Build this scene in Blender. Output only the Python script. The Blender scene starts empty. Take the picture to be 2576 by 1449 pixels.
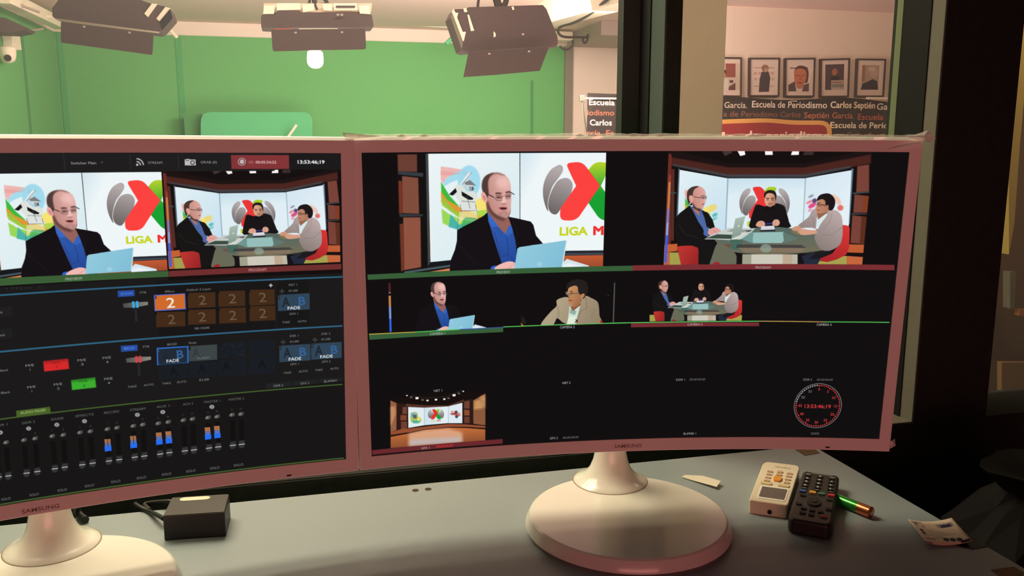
import bpy, bmesh, math, random
import numpy as np
from mathutils import Vector, Matrix
random.seed(4)
SC = bpy.context.scene
COL = SC.collection

# ------------------------------------------------------------------ camera, world, lights, exposure
EYE = 1.191                      # eye height above the floor (desk top is 0.74)
PITCH = 0.169
FPX = 2137.0                     # focal length in pixels of a 2576 px wide frame
cam = bpy.data.cameras.new('camera'); cam.sensor_width = 36.0; cam.lens = 36.0 * FPX / 2576.0
cam.clip_start = 0.02; cam.clip_end = 60
cam_o = bpy.data.objects.new('camera', cam); COL.objects.link(cam_o)
cam_o.location = (0, 0, EYE); cam_o.rotation_euler = (math.pi / 2 - PITCH, 0, 0)
SC.camera = cam_o
SC.view_settings.view_transform = 'Standard'; SC.view_settings.look = 'None'
SC.view_settings.exposure = 0.0; SC.view_settings.gamma = 1.0; SC.view_settings.use_curve_mapping = False

w = bpy.data.worlds.new('world'); SC.world = w; w.use_nodes = True
w.node_tree.nodes['Background'].inputs[0].default_value = (0.06, 0.035, 0.03, 1)
w.node_tree.nodes['Background'].inputs[1].default_value = 0.1

# the studio and the control room share one orientation: t runs along the window wall, n points into the studio
YAW = math.radians(14.4)
T = np.array([math.cos(YAW), math.sin(YAW), 0.0]); N = np.array([-math.sin(YAW), math.cos(YAW), 0.0])
def W(s, d, z):                   # wall coordinates (along, into the studio, height over the eye) -> world
    return T * s + N * d + np.array([0, 0, EYE + z])

def area(name, loc, target, size, size_y, power, color, spread=180):
    L = bpy.data.lights.new(name, 'AREA'); L.shape = 'RECTANGLE'; L.size = size; L.size_y = size_y
    L.energy = power; L.color = color; L.spread = math.radians(spread)
    o = bpy.data.objects.new(name, L); COL.objects.link(o); o.location = Vector(loc)
    d = Vector(target) - Vector(loc)
    o.rotation_euler = d.to_track_quat('-Z', 'Y').to_euler()
    return o
WARM = (1.0, 0.84, 0.60)
# tubes under the studio ceiling just behind the glass: they reach the desk from behind the monitors
area('near_studio_tube_light', W(-0.35, 1.47, 0.90), W(-0.15, 0.95, -0.45), 1.0, 0.03, 22, WARM)
area('near_studio_tube_light', W(-0.4, 1.80, 0.92), W(-0.2, 0.9, -0.45), 1.1, 0.03, 14, WARM)
area('near_studio_tube_light', W(-0.4, 2.25, 0.92), W(-0.2, 0.9, -0.45), 1.1, 0.04, 9, WARM)
# added low red-tinted fill behind the camera, not a lamp of the room
area('red_fill_light', (0.3, -1.3, EYE - 0.36), (0.1, 1.0, EYE - 0.30), 1.6, 0.6, 13, (1.0, 0.31, 0.29))
# studio ceiling tubes, followed by added fills
area('studio_area_light', W(1.3, 4.9, 0.92), W(1.3, 6.9, -0.3), 1.6, 0.5, 128, (1.0, 0.83, 0.77))
area('studio_area_light', W(-0.6, 5.4, 0.92), W(-1.0, 7.3, -0.2), 1.2, 0.4, 13, (1.0, 0.76, 0.66))
area('studio_area_light', W(3.3, 3.6, 0.90), W(3.5, 5.6, 0.3), 1.2, 0.4, 14, (1.0, 0.68, 0.46))
area('passage_fill_light', W(1.9, 1.75, 0.85), W(2.0, 2.4, -0.1), 0.5, 0.2, 5, (1.0, 0.80, 0.55))  # added fill that lifts the dim passage behind the right opening
area('studio_bounce_light', W(1.0, 4.2, -0.9), W(1.0, 5.4, 0.9), 2.6, 1.6, 92, (1.0, 0.76, 0.72))  # added upward fill standing in for bounced light in the studio
area('studio_area_light', W(0.2, 3.0, 0.90), W(-0.3, 4.3, 0.62), 1.6, 0.06, 16, (1.0, 0.80, 0.66))  # added fill aimed at the light banks to brighten their cream panels

# ------------------------------------------------------------------ pixel helpers used while laying things out
CP, SP = math.cos(PITCH), math.sin(PITCH)
def ray(px, py):
    u = px - 1288.0; v = -(py - 724.5)
    return np.array([u, FPX * CP + v * SP, v * CP - FPX * SP])
EYEV = np.array([0, 0, EYE])
def at_z(px, py, z):              # z over the eye
    r = ray(px, py); return r * (z / r[2]) + EYEV
def at_d(px, py, d):              # on the plane parallel to the window wall
    r = ray(px, py); return r * (d / float(r @ N)) + EYEV
def at_s(px, py, s_):              # on a plane square to the window wall
    r = ray(px, py); return r * (s_ / float(r @ T)) + EYEV
def sz(px, py, d):
    P = at_d(px, py, d); return float(P @ T), float(P[2] - EYE)
DESK = -0.451

# ------------------------------------------------------------------ materials
def lin(c):
    c = [x / 255.0 for x in c[:3]]
    return tuple(x / 12.92 if x <= 0.04045 else ((x + 0.055) / 1.055) ** 2.4 for x in c)
def mat(name, rgb, rough=0.5, metal=0.0, spec=0.5, coat=0.0, noise=0.0, nscale=20, bump=0.0, emit=None, es=1.0, alpha=1.0):
    m = bpy.data.materials.new(name); m.use_nodes = True
    nt = m.node_tree; b = nt.nodes['Principled BSDF']
    c = lin(rgb)
    b.inputs['Base Color'].default_value = (*c, 1)
    b.inputs['Roughness'].default_value = rough; b.inputs['Metallic'].default_value = metal
    b.inputs['Specular IOR Level'].default_value = spec
    b.inputs['Coat Weight'].default_value = coat; b.inputs['Coat Roughness'].default_value = 0.05
    b.inputs['Alpha'].default_value = alpha
    if emit is not None:
        b.inputs['Emission Color'].default_value = (*lin(emit), 1); b.inputs['Emission Strength'].default_value = es
    if noise or bump:
        tc = nt.nodes.new('ShaderNodeTexCoord'); nz = nt.nodes.new('ShaderNodeTexNoise')
        nz.inputs['Scale'].default_value = nscale; nz.inputs['Detail'].default_value = 4
        nt.links.new(tc.outputs['Object'], nz.inputs['Vector'])
        if noise:
            mx = nt.nodes.new('ShaderNodeMix'); mx.data_type = 'RGBA'
            mx.inputs[6].default_value = (*[x * (1 - noise) for x in c], 1)
            mx.inputs[7].default_value = (*[min(1, x * (1 + noise)) for x in c], 1)
            nt.links.new(nz.outputs['Fac'], mx.inputs[0]); nt.links.new(mx.outputs[2], b.inputs['Base Color'])
        if bump:
            bp = nt.nodes.new('ShaderNodeBump'); bp.inputs['Strength'].default_value = bump; bp.inputs['Distance'].default_value = 0.004
            nt.links.new(nz.outputs['Fac'], bp.inputs['Height']); nt.links.new(bp.outputs['Normal'], b.inputs['Normal'])
    return m
M = {}
M['white'] = mat('glossy_white_plastic', (236, 232, 222), 0.22, spec=0.5, coat=0.3, noise=0.02)
M['bezel'] = mat('white_bezel_plastic', (226, 214, 210), 0.38, spec=0.3, noise=0.02)
M['logo'] = mat('grey_logo_print', (128, 96, 92), 0.5)
M['rim'] = mat('cream_rim_plastic', (254, 252, 244), 0.4, noise=0.02)
M['seam'] = mat('seam_grey', (150, 128, 108), 0.6)
M['desk'] = mat('grey_blue_laminate', (146, 158, 162), 0.42, spec=0.35, noise=0.03, nscale=6)
M['wood'] = mat('raw_chipboard', (112, 82, 56), 0.8, noise=0.35, nscale=120, bump=0.5)
M['blackwall'] = mat('black_wall_felt', (42, 46, 42), 0.95, spec=0.1, noise=0.25, nscale=60, bump=0.4)
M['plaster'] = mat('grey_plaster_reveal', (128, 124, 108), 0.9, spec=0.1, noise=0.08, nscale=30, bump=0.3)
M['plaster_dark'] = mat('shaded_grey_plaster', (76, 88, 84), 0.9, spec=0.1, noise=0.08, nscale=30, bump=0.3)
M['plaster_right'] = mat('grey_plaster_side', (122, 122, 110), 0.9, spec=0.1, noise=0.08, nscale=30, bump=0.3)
M['seamgreen'] = mat('green_seam_paint', (78, 160, 98), 0.9, spec=0.1)
M['winframe'] = mat('dark_green_grey_frame', (46, 52, 50), 0.6, spec=0.3, noise=0.1)
M['winframe2'] = mat('black_window_frame', (26, 28, 28), 0.7, spec=0.2, noise=0.1)
M['greenstrip'] = mat('pale_green_strip', (112, 128, 92), 0.7)
M['green'] = mat('chroma_green_paint', (98, 168, 100), 0.9, spec=0.1, noise=0.04, nscale=1.6)
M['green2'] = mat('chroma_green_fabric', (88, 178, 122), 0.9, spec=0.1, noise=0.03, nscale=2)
M['green3'] = mat('dark_green_fold', (78, 140, 84), 0.9, spec=0.1)
M['pinkwall'] = mat('warm_white_plaster', (232, 214, 200), 0.9, spec=0.1, noise=0.03, nscale=3)
M['ceil'] = mat('studio_ceiling_paint', (240, 208, 200), 0.9, spec=0.1, noise=0.04, nscale=2)
M['duct'] = mat('cream_painted_beam', (232, 220, 196), 0.7, noise=0.03)
M['soffit'] = mat('grey_soffit', (176, 160, 150), 0.9)
M['beige'] = mat('beige_column_paint', (252, 228, 198), 0.8, noise=0.03)
M['floor'] = mat('studio_floor', (92, 112, 84), 0.8, noise=0.1)
M['croom'] = mat('control_room_wall', (58, 44, 40), 0.9, spec=0.1, noise=0.05)
M['cfloor'] = mat('control_room_floor', (96, 80, 72), 0.9, spec=0.1)
M['fixture'] = mat('black_fixture_metal', (84, 68, 68), 0.6, spec=0.3, noise=0.06)
M['fixture2'] = mat('dark_barn_door_metal', (74, 58, 56), 0.65, spec=0.3, noise=0.06)
M['cream'] = mat('cream_enamel', (255, 246, 222), 0.5)
M['screw'] = mat('bright_screw', (225, 215, 215), 0.3, metal=0.6)
M['cable'] = mat('black_cable_rubber', (52, 44, 42), 0.6)
M['bcable'] = mat('black_cable_sheath', (18, 17, 16), 0.5)
M['chrome'] = mat('dull_chrome', (200, 186, 172), 0.35, metal=0.7)
M['red'] = mat('red_tape', (216, 96, 84), 0.6)
M['black'] = mat('black_plastic', (15, 14, 14), 0.45, spec=0.4, noise=0.1)
M['adapter_top'] = mat('satin_black_plastic', (46, 44, 38), 0.5, spec=0.5, noise=0.08)
M['hole'] = mat('drilled_hole_brown', (70, 48, 34), 0.9)
M['dark'] = mat('dark_void', (30, 27, 24), 0.9)

# ------------------------------------------------------------------ mesh builder
class MB:
    def __init__(s): s.v = []; s.f = []; s.uv = None
    def quad_grid(s, P, close=False):           # P: rows x cols x 3
        P = np.asarray(P); r, c = P.shape[:2]; o = len(s.v); s.v += [tuple(p) for p in P.reshape(-1, 3)]
        for i in range(r - 1):
            for j in range(c - 1 + (1 if close else 0)):
                j2 = (j + 1) % c
                s.f.append((o + i * c + j, o + i * c + j2, o + (i + 1) * c + j2, o + (i + 1) * c + j))
        return s
    def prism(s, base, vec):                    # base: list of 3D points (planar), extruded by vec
        o = len(s.v); n = len(base); vec = np.asarray(vec, float)
        s.v += [tuple(np.asarray(p)) for p in base] + [tuple(np.asarray(p) + vec) for p in base]
        s.f.append(tuple(range(o, o + n))[::-1]); s.f.append(tuple(range(o + n, o + 2 * n)))
        for i in range(n):
            j = (i + 1) % n; s.f.append((o + i, o + j, o + n + j, o + n + i))
        return s
    def box(s, c, ax, ay, az):                  # centre and three half axes
        c, ax, ay, az = [np.asarray(q, float) for q in (c, ax, ay, az)]
        return s.prism([c - ax - ay - az, c + ax - ay - az, c + ax + ay - az, c - ax + ay - az], 2 * az)
    def wbox(s, s0, s1, d0, d1, z0, z1):        # box in wall coordinates
        return s.prism([W(s0, d0, z0), W(s1, d0, z0), W(s1, d1, z0), W(s0, d1, z0)], (0, 0, z1 - z0))
    def tube(s, pts, r, k=10, cap=True):
        pts = [Vector(p) for p in pts]; rows = []; up = Vector((0.13, 0.21, 0.97)).normalized()
        rr = r if isinstance(r, (list, tuple)) else [r] * len(pts)
        for i, p in enumerate(pts):
            d = (pts[min(i + 1, len(pts) - 1)] - pts[max(i - 1, 0)]).normalized()
            a = d.cross(up)
            if a.length < 1e-3: a = d.cross(Vector((1, 0, 0)))
            a.normalize(); b = d.cross(a)
            rows.append([tuple(p + (a * math.cos(q) + b * math.sin(q)) * rr[i]) for q in [2 * math.pi * j / k for j in range(k)]])
        o = len(s.v); s.quad_grid(rows, close=True)
        if cap:
            s.f.append(tuple(range(o, o + k))); e = o + (len(rows) - 1) * k; s.f.append(tuple(range(e, e + k))[::-1])
        return s
    def lathe(s, c, prof, k=64, ex=1.0, rot=0.0):            # profile [(r, z)] about vertical axis at c
        rows = []
        for r, z in prof:
            row = []
            for j in range(k):
                q = 2 * math.pi * j / k; x, y = r * math.cos(q) * ex, r * math.sin(q)
                row.append((c[0] + x * math.cos(rot) - y * math.sin(rot), c[1] + x * math.sin(rot) + y * math.cos(rot), c[2] + z))
            rows.append(row)
        return s.quad_grid(rows, close=True)
    def build(s, name, m, parent=None, smooth=False, bevel=0.0, seg=2, solid=0.0, uv=None, sharp=35):
        org = Vector(parent.get('_o', (0, 0, 0))) if parent else Vector((0, 0, 0))
        me = bpy.data.meshes.new(name); v = [tuple(Vector(p) - org) for p in s.v]
        if not parent and v:                    # top-level mesh: origin at its own base centre
            a = np.array(v); o0 = Vector(((a[:, 0].min() + a[:, 0].max()) / 2, (a[:, 1].min() + a[:, 1].max()) / 2, a[:, 2].min()))
            v = [tuple(Vector(p) - o0) for p in v]
        me.from_pydata(v, [], s.f); me.update()
        bm = bmesh.new(); bm.from_mesh(me)
        if uv is None and not s.uv: bmesh.ops.recalc_face_normals(bm, faces=bm.faces)
        bm.to_mesh(me); bm.free()
        if s.uv:
            lay = me.uv_layers.new(name='UVMap')
            for lp in me.loops: lay.data[lp.index].uv = s.uv[lp.vertex_index]
        if m: me.materials.append(m)
        if smooth:
            me.polygons.foreach_set('use_smooth', [True] * len(me.polygons))
            try: me.set_sharp_from_angle(angle=math.radians(sharp))
            except Exception: pass
        o = bpy.data.objects.new(name, me); COL.objects.link(o)
        if parent: o.parent = parent; o.location = (0, 0, 0); o['_o'] = tuple(org)
        elif v: o.location = o0
        if solid:
            md = o.modifiers.new('solid', 'SOLIDIFY'); md.thickness = solid; md.offset = 0
        if bevel:
            md = o.modifiers.new('bevel', 'BEVEL'); md.width = bevel; md.segments = seg; md.limit_method = 'ANGLE'; md.angle_limit = math.radians(40)
        return o
def tag(o, label, cat, group=None, kind=None):
    if label: o['label'] = label
    if cat: o['category'] = cat
    if group: o['group'] = group
    if kind: o['kind'] = kind
    return o
def thing(name, loc, label, cat, group=None):
    o = bpy.data.objects.new(name, None); COL.objects.link(o); o.location = Vector(loc); o.empty_display_size = 0.05
    o['_o'] = tuple(float(x) for x in loc)
    return tag(o, label, cat, group)
def struct(name, mb, m, **k):
    o = mb.build(name, m, **k); o['kind'] = 'structure'; return o
# ------------------------------------------------------------------ painted pictures (what the screens show, what is printed)
def smooth(P, k=6):
    P = np.asarray(P, float); n = len(P); out = []
    for i in range(n):
        p0, p1, p2, p3 = P[i - 1], P[i], P[(i + 1) % n], P[(i + 2) % n]
        for j in range(k):
            t = j / k
            out.append(0.5 * ((2 * p1) + (p2 - p0) * t + (2 * p0 - 5 * p1 + 4 * p2 - p3) * t * t + (3 * p1 - p0 - 3 * p2 + p3) * t ** 3))
    return np.array(out)
def boxblur(a, r):
    if r < 1: return a
    for ax in (0, 1):
        for _ in range(2):
            p = [(0, 0), (0, 0)]; p[ax] = (r + 1, r); c = np.cumsum(np.pad(a, p, mode='edge'), axis=ax)
            hi = [slice(None)] * 2; lo = [slice(None)] * 2
            hi[ax] = slice(2 * r + 1, None); lo[ax] = slice(0, -(2 * r + 1)); a = (c[tuple(hi)] - c[tuple(lo)]) / (2 * r + 1)
    return a
_glyph = {}
def text_edges(s, bold, shear):
    k = (s, bold, shear)
    if k not in _glyph:
        cu = bpy.data.curves.new('tmp', 'FONT'); cu.body = s; cu.size = 1; cu.offset = bold; cu.shear = shear; cu.resolution_u = 3
        o = bpy.data.objects.new('tmp', cu); COL.objects.link(o); bpy.context.view_layer.update()
        me = o.to_mesh()
        V = np.array([v.co[:2] for v in me.vertices]).reshape(-1, 2)
        cnt = {}
        for p in me.polygons:
            for e in p.edge_keys: cnt[e] = cnt.get(e, 0) + 1
        E_ = np.array([e for e, c in cnt.items() if c == 1]).reshape(-1, 2)
        tris = None
        o.to_mesh_clear(); bpy.data.objects.remove(o); bpy.data.curves.remove(cu)
        if len(V): x0, x1 = V[:, 0].min(), V[:, 0].max()
        else: x0 = x1 = 0
        _glyph[k] = (V, E_, x0, x1)
    return _glyph[k]
class Cv:
    def __init__(s, w, h, fm=None, bg=None):
        s.w, s.h, s.fm = w, h, fm
        s.c = np.zeros((h, w, 3), np.float32); s.a = np.zeros((h, w), np.float32)
        if bg is not None: s.c[:] = bg; s.a[:] = 1
        s.Z = (0, 0, 1)
    def m(s, P):                       # crop coordinates -> canvas pixels
        P = np.asarray(P, float).reshape(-1, 2); x0, y0, k = s.Z
        P = P / k + (x0, y0)
        return s.fm(P) if s.fm else P
    def edges(s, A, B, col, alpha=1.0, blur=0, grad=None):
        K = 4; A = np.asarray(A); B = np.asarray(B); pad = blur * 2 + 1
        x0 = int(max(0, math.floor(min(A[:, 0].min(), B[:, 0].min()) - pad))); x1 = int(min(s.w, math.ceil(max(A[:, 0].max(), B[:, 0].max()) + pad)))
        y0 = int(max(0, math.floor(min(A[:, 1].min(), B[:, 1].min()) - pad))); y1 = int(min(s.h, math.ceil(max(A[:, 1].max(), B[:, 1].max()) + pad)))
        if x1 <= x0 or y1 <= y0: return
        w_, h_ = (x1 - x0) * K, (y1 - y0) * K
        a = (A - (x0, y0)) * K; b = (B - (x0, y0)) * K
        g = np.zeros((h_, w_ + 1), np.int8)
        for (ax, ay), (bx, by) in zip(a, b):
            if ay == by: continue
            if ay > by: ax, ay, bx, by = bx, by, ax, ay
            r0 = max(0, math.ceil(ay - 0.5)); r1 = min(h_ - 1, math.ceil(by - 0.5) - 1)
            if r1 < r0: continue
            rr = np.arange(r0, r1 + 1); xs = ax + (rr + 0.5 - ay) * (bx - ax) / (by - ay)
            xi = np.clip(np.ceil(xs - 0.5), 0, w_).astype(int); np.add.at(g, (rr, xi), 1)
        mk = (np.cumsum(g, 1, dtype=np.int8)[:, :w_] & 1).reshape(y1 - y0, K, x1 - x0, K).mean((1, 3)).astype(np.float32)
        if blur: mk = boxblur(mk, int(blur))
        s.blend(x0, y0, x1, y1, mk * alpha, col, grad)
    def blend(s, x0, y0, x1, y1, mk, col, grad=None):
        if grad is not None:
            (gx0, gy0), (gx1, gy1), c1 = grad; dx, dy = gx1 - gx0, gy1 - gy0; L = dx * dx + dy * dy
            yy, xx = np.mgrid[y0:y1, x0:x1]; t = np.clip(((xx - gx0) * dx + (yy - gy0) * dy) / L, 0, 1)[..., None]
            c = np.array(col, np.float32) * (1 - t) + np.array(c1, np.float32) * t
        else: c = np.array(col, np.float32)
        A0 = s.a[y0:y1, x0:x1]; C0 = s.c[y0:y1, x0:x1]; oa = mk + A0 * (1 - mk); d = np.maximum(oa, 1e-6)[..., None]
        s.c[y0:y1, x0:x1] = (c * mk[..., None] + C0 * (A0 * (1 - mk))[..., None]) / d; s.a[y0:y1, x0:x1] = oa
    def p(s, P, col, alpha=1.0, blur=0, sm=0, grad=None):        # polygon; grad=(p0,p1,col1)
        P = np.asarray(P, float)
        if sm: P = smooth(P, sm)
        if grad: g = s.m([grad[0], grad[1]]); grad = (tuple(g[0]), tuple(g[1]), grad[2])
        Q = s.m(P); s.edges(Q, np.roll(Q, -1, 0), col, alpha, blur, grad)
    def el(s, cx, cy, rx, ry, col, alpha=1.0, blur=0, rot=0):
        q = np.linspace(0, 2 * math.pi, 40, endpoint=False); x, y = rx * np.cos(q), ry * np.sin(q)
        s.p(np.stack([cx + x * math.cos(rot) - y * math.sin(rot), cy + x * math.sin(rot) + y * math.cos(rot)], 1), col, alpha, blur)
    def ln(s, P, wd, col, alpha=1.0, blur=0, sm=0):
        P = np.asarray(P, float)
        if sm and len(P) > 2:
            q = smooth(np.vstack([P]), sm); P = q[:(len(P) - 1) * sm + 1]
        d = np.gradient(P, axis=0); d /= np.maximum(np.linalg.norm(d, axis=1, keepdims=True), 1e-6); nn = np.stack([-d[:, 1], d[:, 0]], 1) * wd / 2
        s.p(np.vstack([P + nn, (P - nn)[::-1]]), col, alpha, blur)
    def r(s, x0, y0, x1, y1, col, alpha=1.0, blur=0):            # axis-aligned on the canvas: corners (x0,y0) and (x1,y1) mapped
        q = s.m([(x0, y0), (x1, y1)]); (a, b), (c, d) = q
        Q = np.array([(a, b), (c, b), (c, d), (a, d)]); s.edges(Q, np.roll(Q, -1, 0), col, alpha, blur)
    def t(s, txt, cx, cy, hh, col, alpha=1.0, bold=0.0, shear=0.0, sx=1.0, flip=False, align='c', wd=None, blur=0):   # cap height hh in crop units
        V, E_, x0, x1 = text_edges(txt, bold, shear)
        if not len(V): return
        if txt == '1': wd = None
        q = s.m([(cx, cy - hh / 2), (cx, cy + hh / 2)]); hc = abs(q[1][1] - q[0][1]); k = hc / 0.70
        kx = k * sx
        if wd is not None: z = s.m([(cx - wd / 2, cy), (cx + wd / 2, cy)]); kx = abs(z[1][0] - z[0][0]) / max(1e-6, x1 - x0)
        c = q.mean(0); P = V.copy()
        P[:, 0] = (P[:, 0] - (x0 + x1) / 2) * kx if align == 'c' else ((P[:, 0] - x0) * kx)
        P[:, 1] = -(P[:, 1] - 0.35) * k
        if flip: P = -P
        P = P + c
        s.edges(P[E_[:, 0]], P[E_[:, 1]], col, alpha, blur)
    def paste(s, src, x0, y0, x1, y1, gain=1.0, clip=None):     # rectangle in this canvas' pixels
        X0, Y0, X1, Y1 = max(0, math.ceil(x0)), max(0, math.ceil(y0)), min(s.w, int(x1)), min(s.h, int(y1)); K = 3
        xs = ((np.arange(X0, X1)[:, None] + (np.arange(K) + .5)[None] / K).ravel() - x0) / (x1 - x0) * src.w
        ys = ((np.arange(Y0, Y1)[:, None] + (np.arange(K) + .5)[None] / K).ravel() - y0) / (y1 - y0) * src.h
        xi = np.clip(xs, 0, src.w - 1).astype(int); yi = np.clip(ys, 0, src.h - 1).astype(int)
        A = src.a[np.ix_(yi, xi)]; C = src.c[np.ix_(yi, xi)] * A[..., None]
        h_, w_ = Y1 - Y0, X1 - X0
        A = A.reshape(h_, K, w_, K).mean((1, 3)); C = C.reshape(h_, K, w_, K, 3).mean((1, 3)) / np.maximum(A, 1e-5)[..., None] * gain
        s.blend(X0, Y0, X1, Y1, A, C)
    def image(s, name, soft=0):
        c = s.c
        if soft:
            for _ in range(soft):
                q_ = np.pad(c, ((1, 1), (1, 1), (0, 0)), mode='edge'); c = (q_[:-2, 1:-1] + q_[2:, 1:-1] + q_[1:-1, :-2] + q_[1:-1, 2:] + 4 * q_[1:-1, 1:-1]) / 8
        im = bpy.data.images.new(name, s.w, s.h, alpha=False)
        px = np.ones((s.h, s.w, 4), np.float32); px[..., :3] = np.clip(c[::-1] / 255.0, 0, 1)
        im.pixels.foreach_set(px.ravel()); im.update(); im.pack()
        return im
def pic_mat(name, im, emit=0.0, rough=0.5, spec=0.3):
    m = bpy.data.materials.new(name); m.use_nodes = True; nt = m.node_tree; b = nt.nodes['Principled BSDF']
    tx = nt.nodes.new('ShaderNodeTexImage'); tx.image = im; tx.extension = 'EXTEND'
    b.inputs['Roughness'].default_value = rough; b.inputs['Specular IOR Level'].default_value = spec
    if emit:
        b.inputs['Base Color'].default_value = (0.006, 0.006, 0.006, 1)
        nt.links.new(tx.outputs['Color'], b.inputs['Emission Color']); b.inputs['Emission Strength'].default_value = emit
    else: nt.links.new(tx.outputs['Color'], b.inputs['Base Color'])
    return m

# ------------------------------------------------------------------ the two curved monitors: pose and surface
SW, SH, KC = 0.5976, 0.3362, 1 / 1.8
POSE_R = (0.1373, 0.9502, -0.1764, 0.0950, -0.0510)
POSE_L = (-0.4567, 0.7776, -0.1764, 0.4640, -0.0616)
def surf(u, v, pose, dd=0.0):         # u, v in metres on the screen from its centre, dd behind it
    u = np.asarray(u, float); v = np.asarray(v, float); x, y, z, yaw, tilt = pose; R = 1 / KC
    lx = (R + dd) * np.sin(u / R); ly = -R + (R + dd) * np.cos(u / R); lz = v
    ct, st = math.cos(tilt), math.sin(tilt); Y = ly * ct + lz * st; Z = lz * ct - ly * st
    cy, sy = math.cos(yaw), math.sin(yaw)
    return np.stack([x + lx * cy - Y * sy, y + lx * sy + Y * cy, z + Z + EYE + 0 * lx], -1)
def project(P):
    x, y, z = P[..., 0], P[..., 1], P[..., 2] - EYE; fw = y * CP - z * SP; up = z * CP + y * SP
    return np.stack([1288 + x / fw * FPX, 724.5 - up / fw * FPX], -1)
def uv_of(P, pose):                   # photo pixels -> metres on the screen
    P = np.asarray(P, float).reshape(-1, 2); q = np.zeros_like(P)
    for _ in range(9):
        f0 = project(surf(q[:, 0], q[:, 1], pose)); e = 1e-4
        fu = (project(surf(q[:, 0] + e, q[:, 1], pose)) - f0) / e; fv = (project(surf(q[:, 0], q[:, 1] + e, pose)) - f0) / e
        det = fu[:, 0] * fv[:, 1] - fu[:, 1] * fv[:, 0]; r_ = P - f0
        q = q + np.stack([(r_[:, 0] * fv[:, 1] - r_[:, 1] * fv[:, 0]) / det, (fu[:, 0] * r_[:, 1] - fu[:, 1] * r_[:, 0]) / det], 1)
    return q
def screen_map(pose, w_, h_):
    def f(P):
        q = uv_of(P, pose); return np.stack([(q[:, 0] / SW + 0.5) * w_, (0.5 - q[:, 1] / SH) * h_], 1)
    return f
CW, CH = 2304, 1296
mapR, mapL = screen_map(POSE_R, CW, CH), screen_map(POSE_L, CW, CH)
def sub_map(base, rect, w_, h_):
    x0, y0, x1, y1 = rect
    return lambda P: (base(P) - (x0, y0)) / (x1 - x0, y1 - y0) * (w_, h_)
Z1, Z2, Z3, Z4, Z5, Z6 = (900, 340, 3.68), (1580, 340, 3.3895), (900, 680, 3.903), (1540, 680, 3.3895), (900, 900, 3.68), (1600, 900, 3.68)
K1, K2, K3, K4, K5, K6 = (0, 340, 3.916), (400, 340, 3.916), (0, 690, 4.673), (290, 690, 4.223), (0, 960, 4.024), (400, 960, 4.77)
def rect_of(m, left, right, top, bot): return (m([left])[0][0], m([top])[0][1], m([right])[0][0], m([bot])[0][1])
RP = rect_of(mapR, (1000, 520), (1521.5, 520), (1300, 384.5), (1300, 678.5))      # preview picture on the right screen
RG = rect_of(mapR, (1675.5, 520), (2183.5, 520), (1900, 379), (1900, 667))         # program picture
# ------------------------------------------------------------------ preview picture: man with laptop before the logo wall (traced in crop Z1)
PW, PH = 960, 540
mPrev = sub_map(mapR, RP, PW, PH)
bgP = Cv(PW, PH, mPrev, (17, 15, 15)); bgP.Z = Z1
def roundc(P, R, k=6):
    out = []; P = np.array(P, float); n = len(P)
    for i in range(n):
        p, a, b = P[i], P[i - 1], P[(i + 1) % n]; da = (a - p) / np.linalg.norm(a - p); db = (b - p) / np.linalg.norm(b - p); p0, p1 = p + da * R[i], p + db * R[i]
        for j in range(k + 1): t_ = j / k; out.append(tuple((1 - t_) ** 2 * p0 + 2 * t_ * (1 - t_) * p + t_ ** 2 * p1))
    return out
def chevron(): return roundc([(-212, -226), (-58, -240), (110, -18), (-112, 306), (-264, 304), (-262, 196), (-114, -15)], [48, 60, 30, 62, 52, 28, 2])
def logo(c, cx, cy, k, full=False, red=(252, 66, 62)):
    # grey petals, a green chevron pointing left and a red one pointing right over it
    def q(P, mx=1): return [(cx + mx * x * k, cy + y * k) for x, y in P]
    g0, g1 = (180, 170, 170), (112, 104, 104); o = 2136
    pet1 = [(x - o, y - 485) for x, y in [(1846, 282), (1875, 276), (1898, 296), (1896, 338), (1862, 392), (1806, 468), (1772, 560), (1757, 640), (1762, 704), (1740, 664), (1718, 580), (1715, 490), (1738, 400), (1786, 322)]]
    pet2 = [(x - o, y - 485) for x, y in [(1905, 398), (1952, 402), (1985, 440), (1986, 500), (1958, 570), (1904, 642), (1852, 720), (1820, 734), (1782, 712), (1762, 660), (1770, 585), (1802, 500), (1850, 425)]]
    for mx in ((1, -1) if full else (1,)):
        for P in (pet1, pet2): c.p(q(P, mx), g0, sm=5, grad=(q([(-240, -150)], mx)[0], q([(-360, 200)], mx)[0], g1))
    ch = chevron(); c.p(q(ch, -1), (178, 208, 44), grad=(q([(60, -220)])[0], q([(60, 60)])[0], (22, 160, 48))); c.p(q(ch), red)
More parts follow.
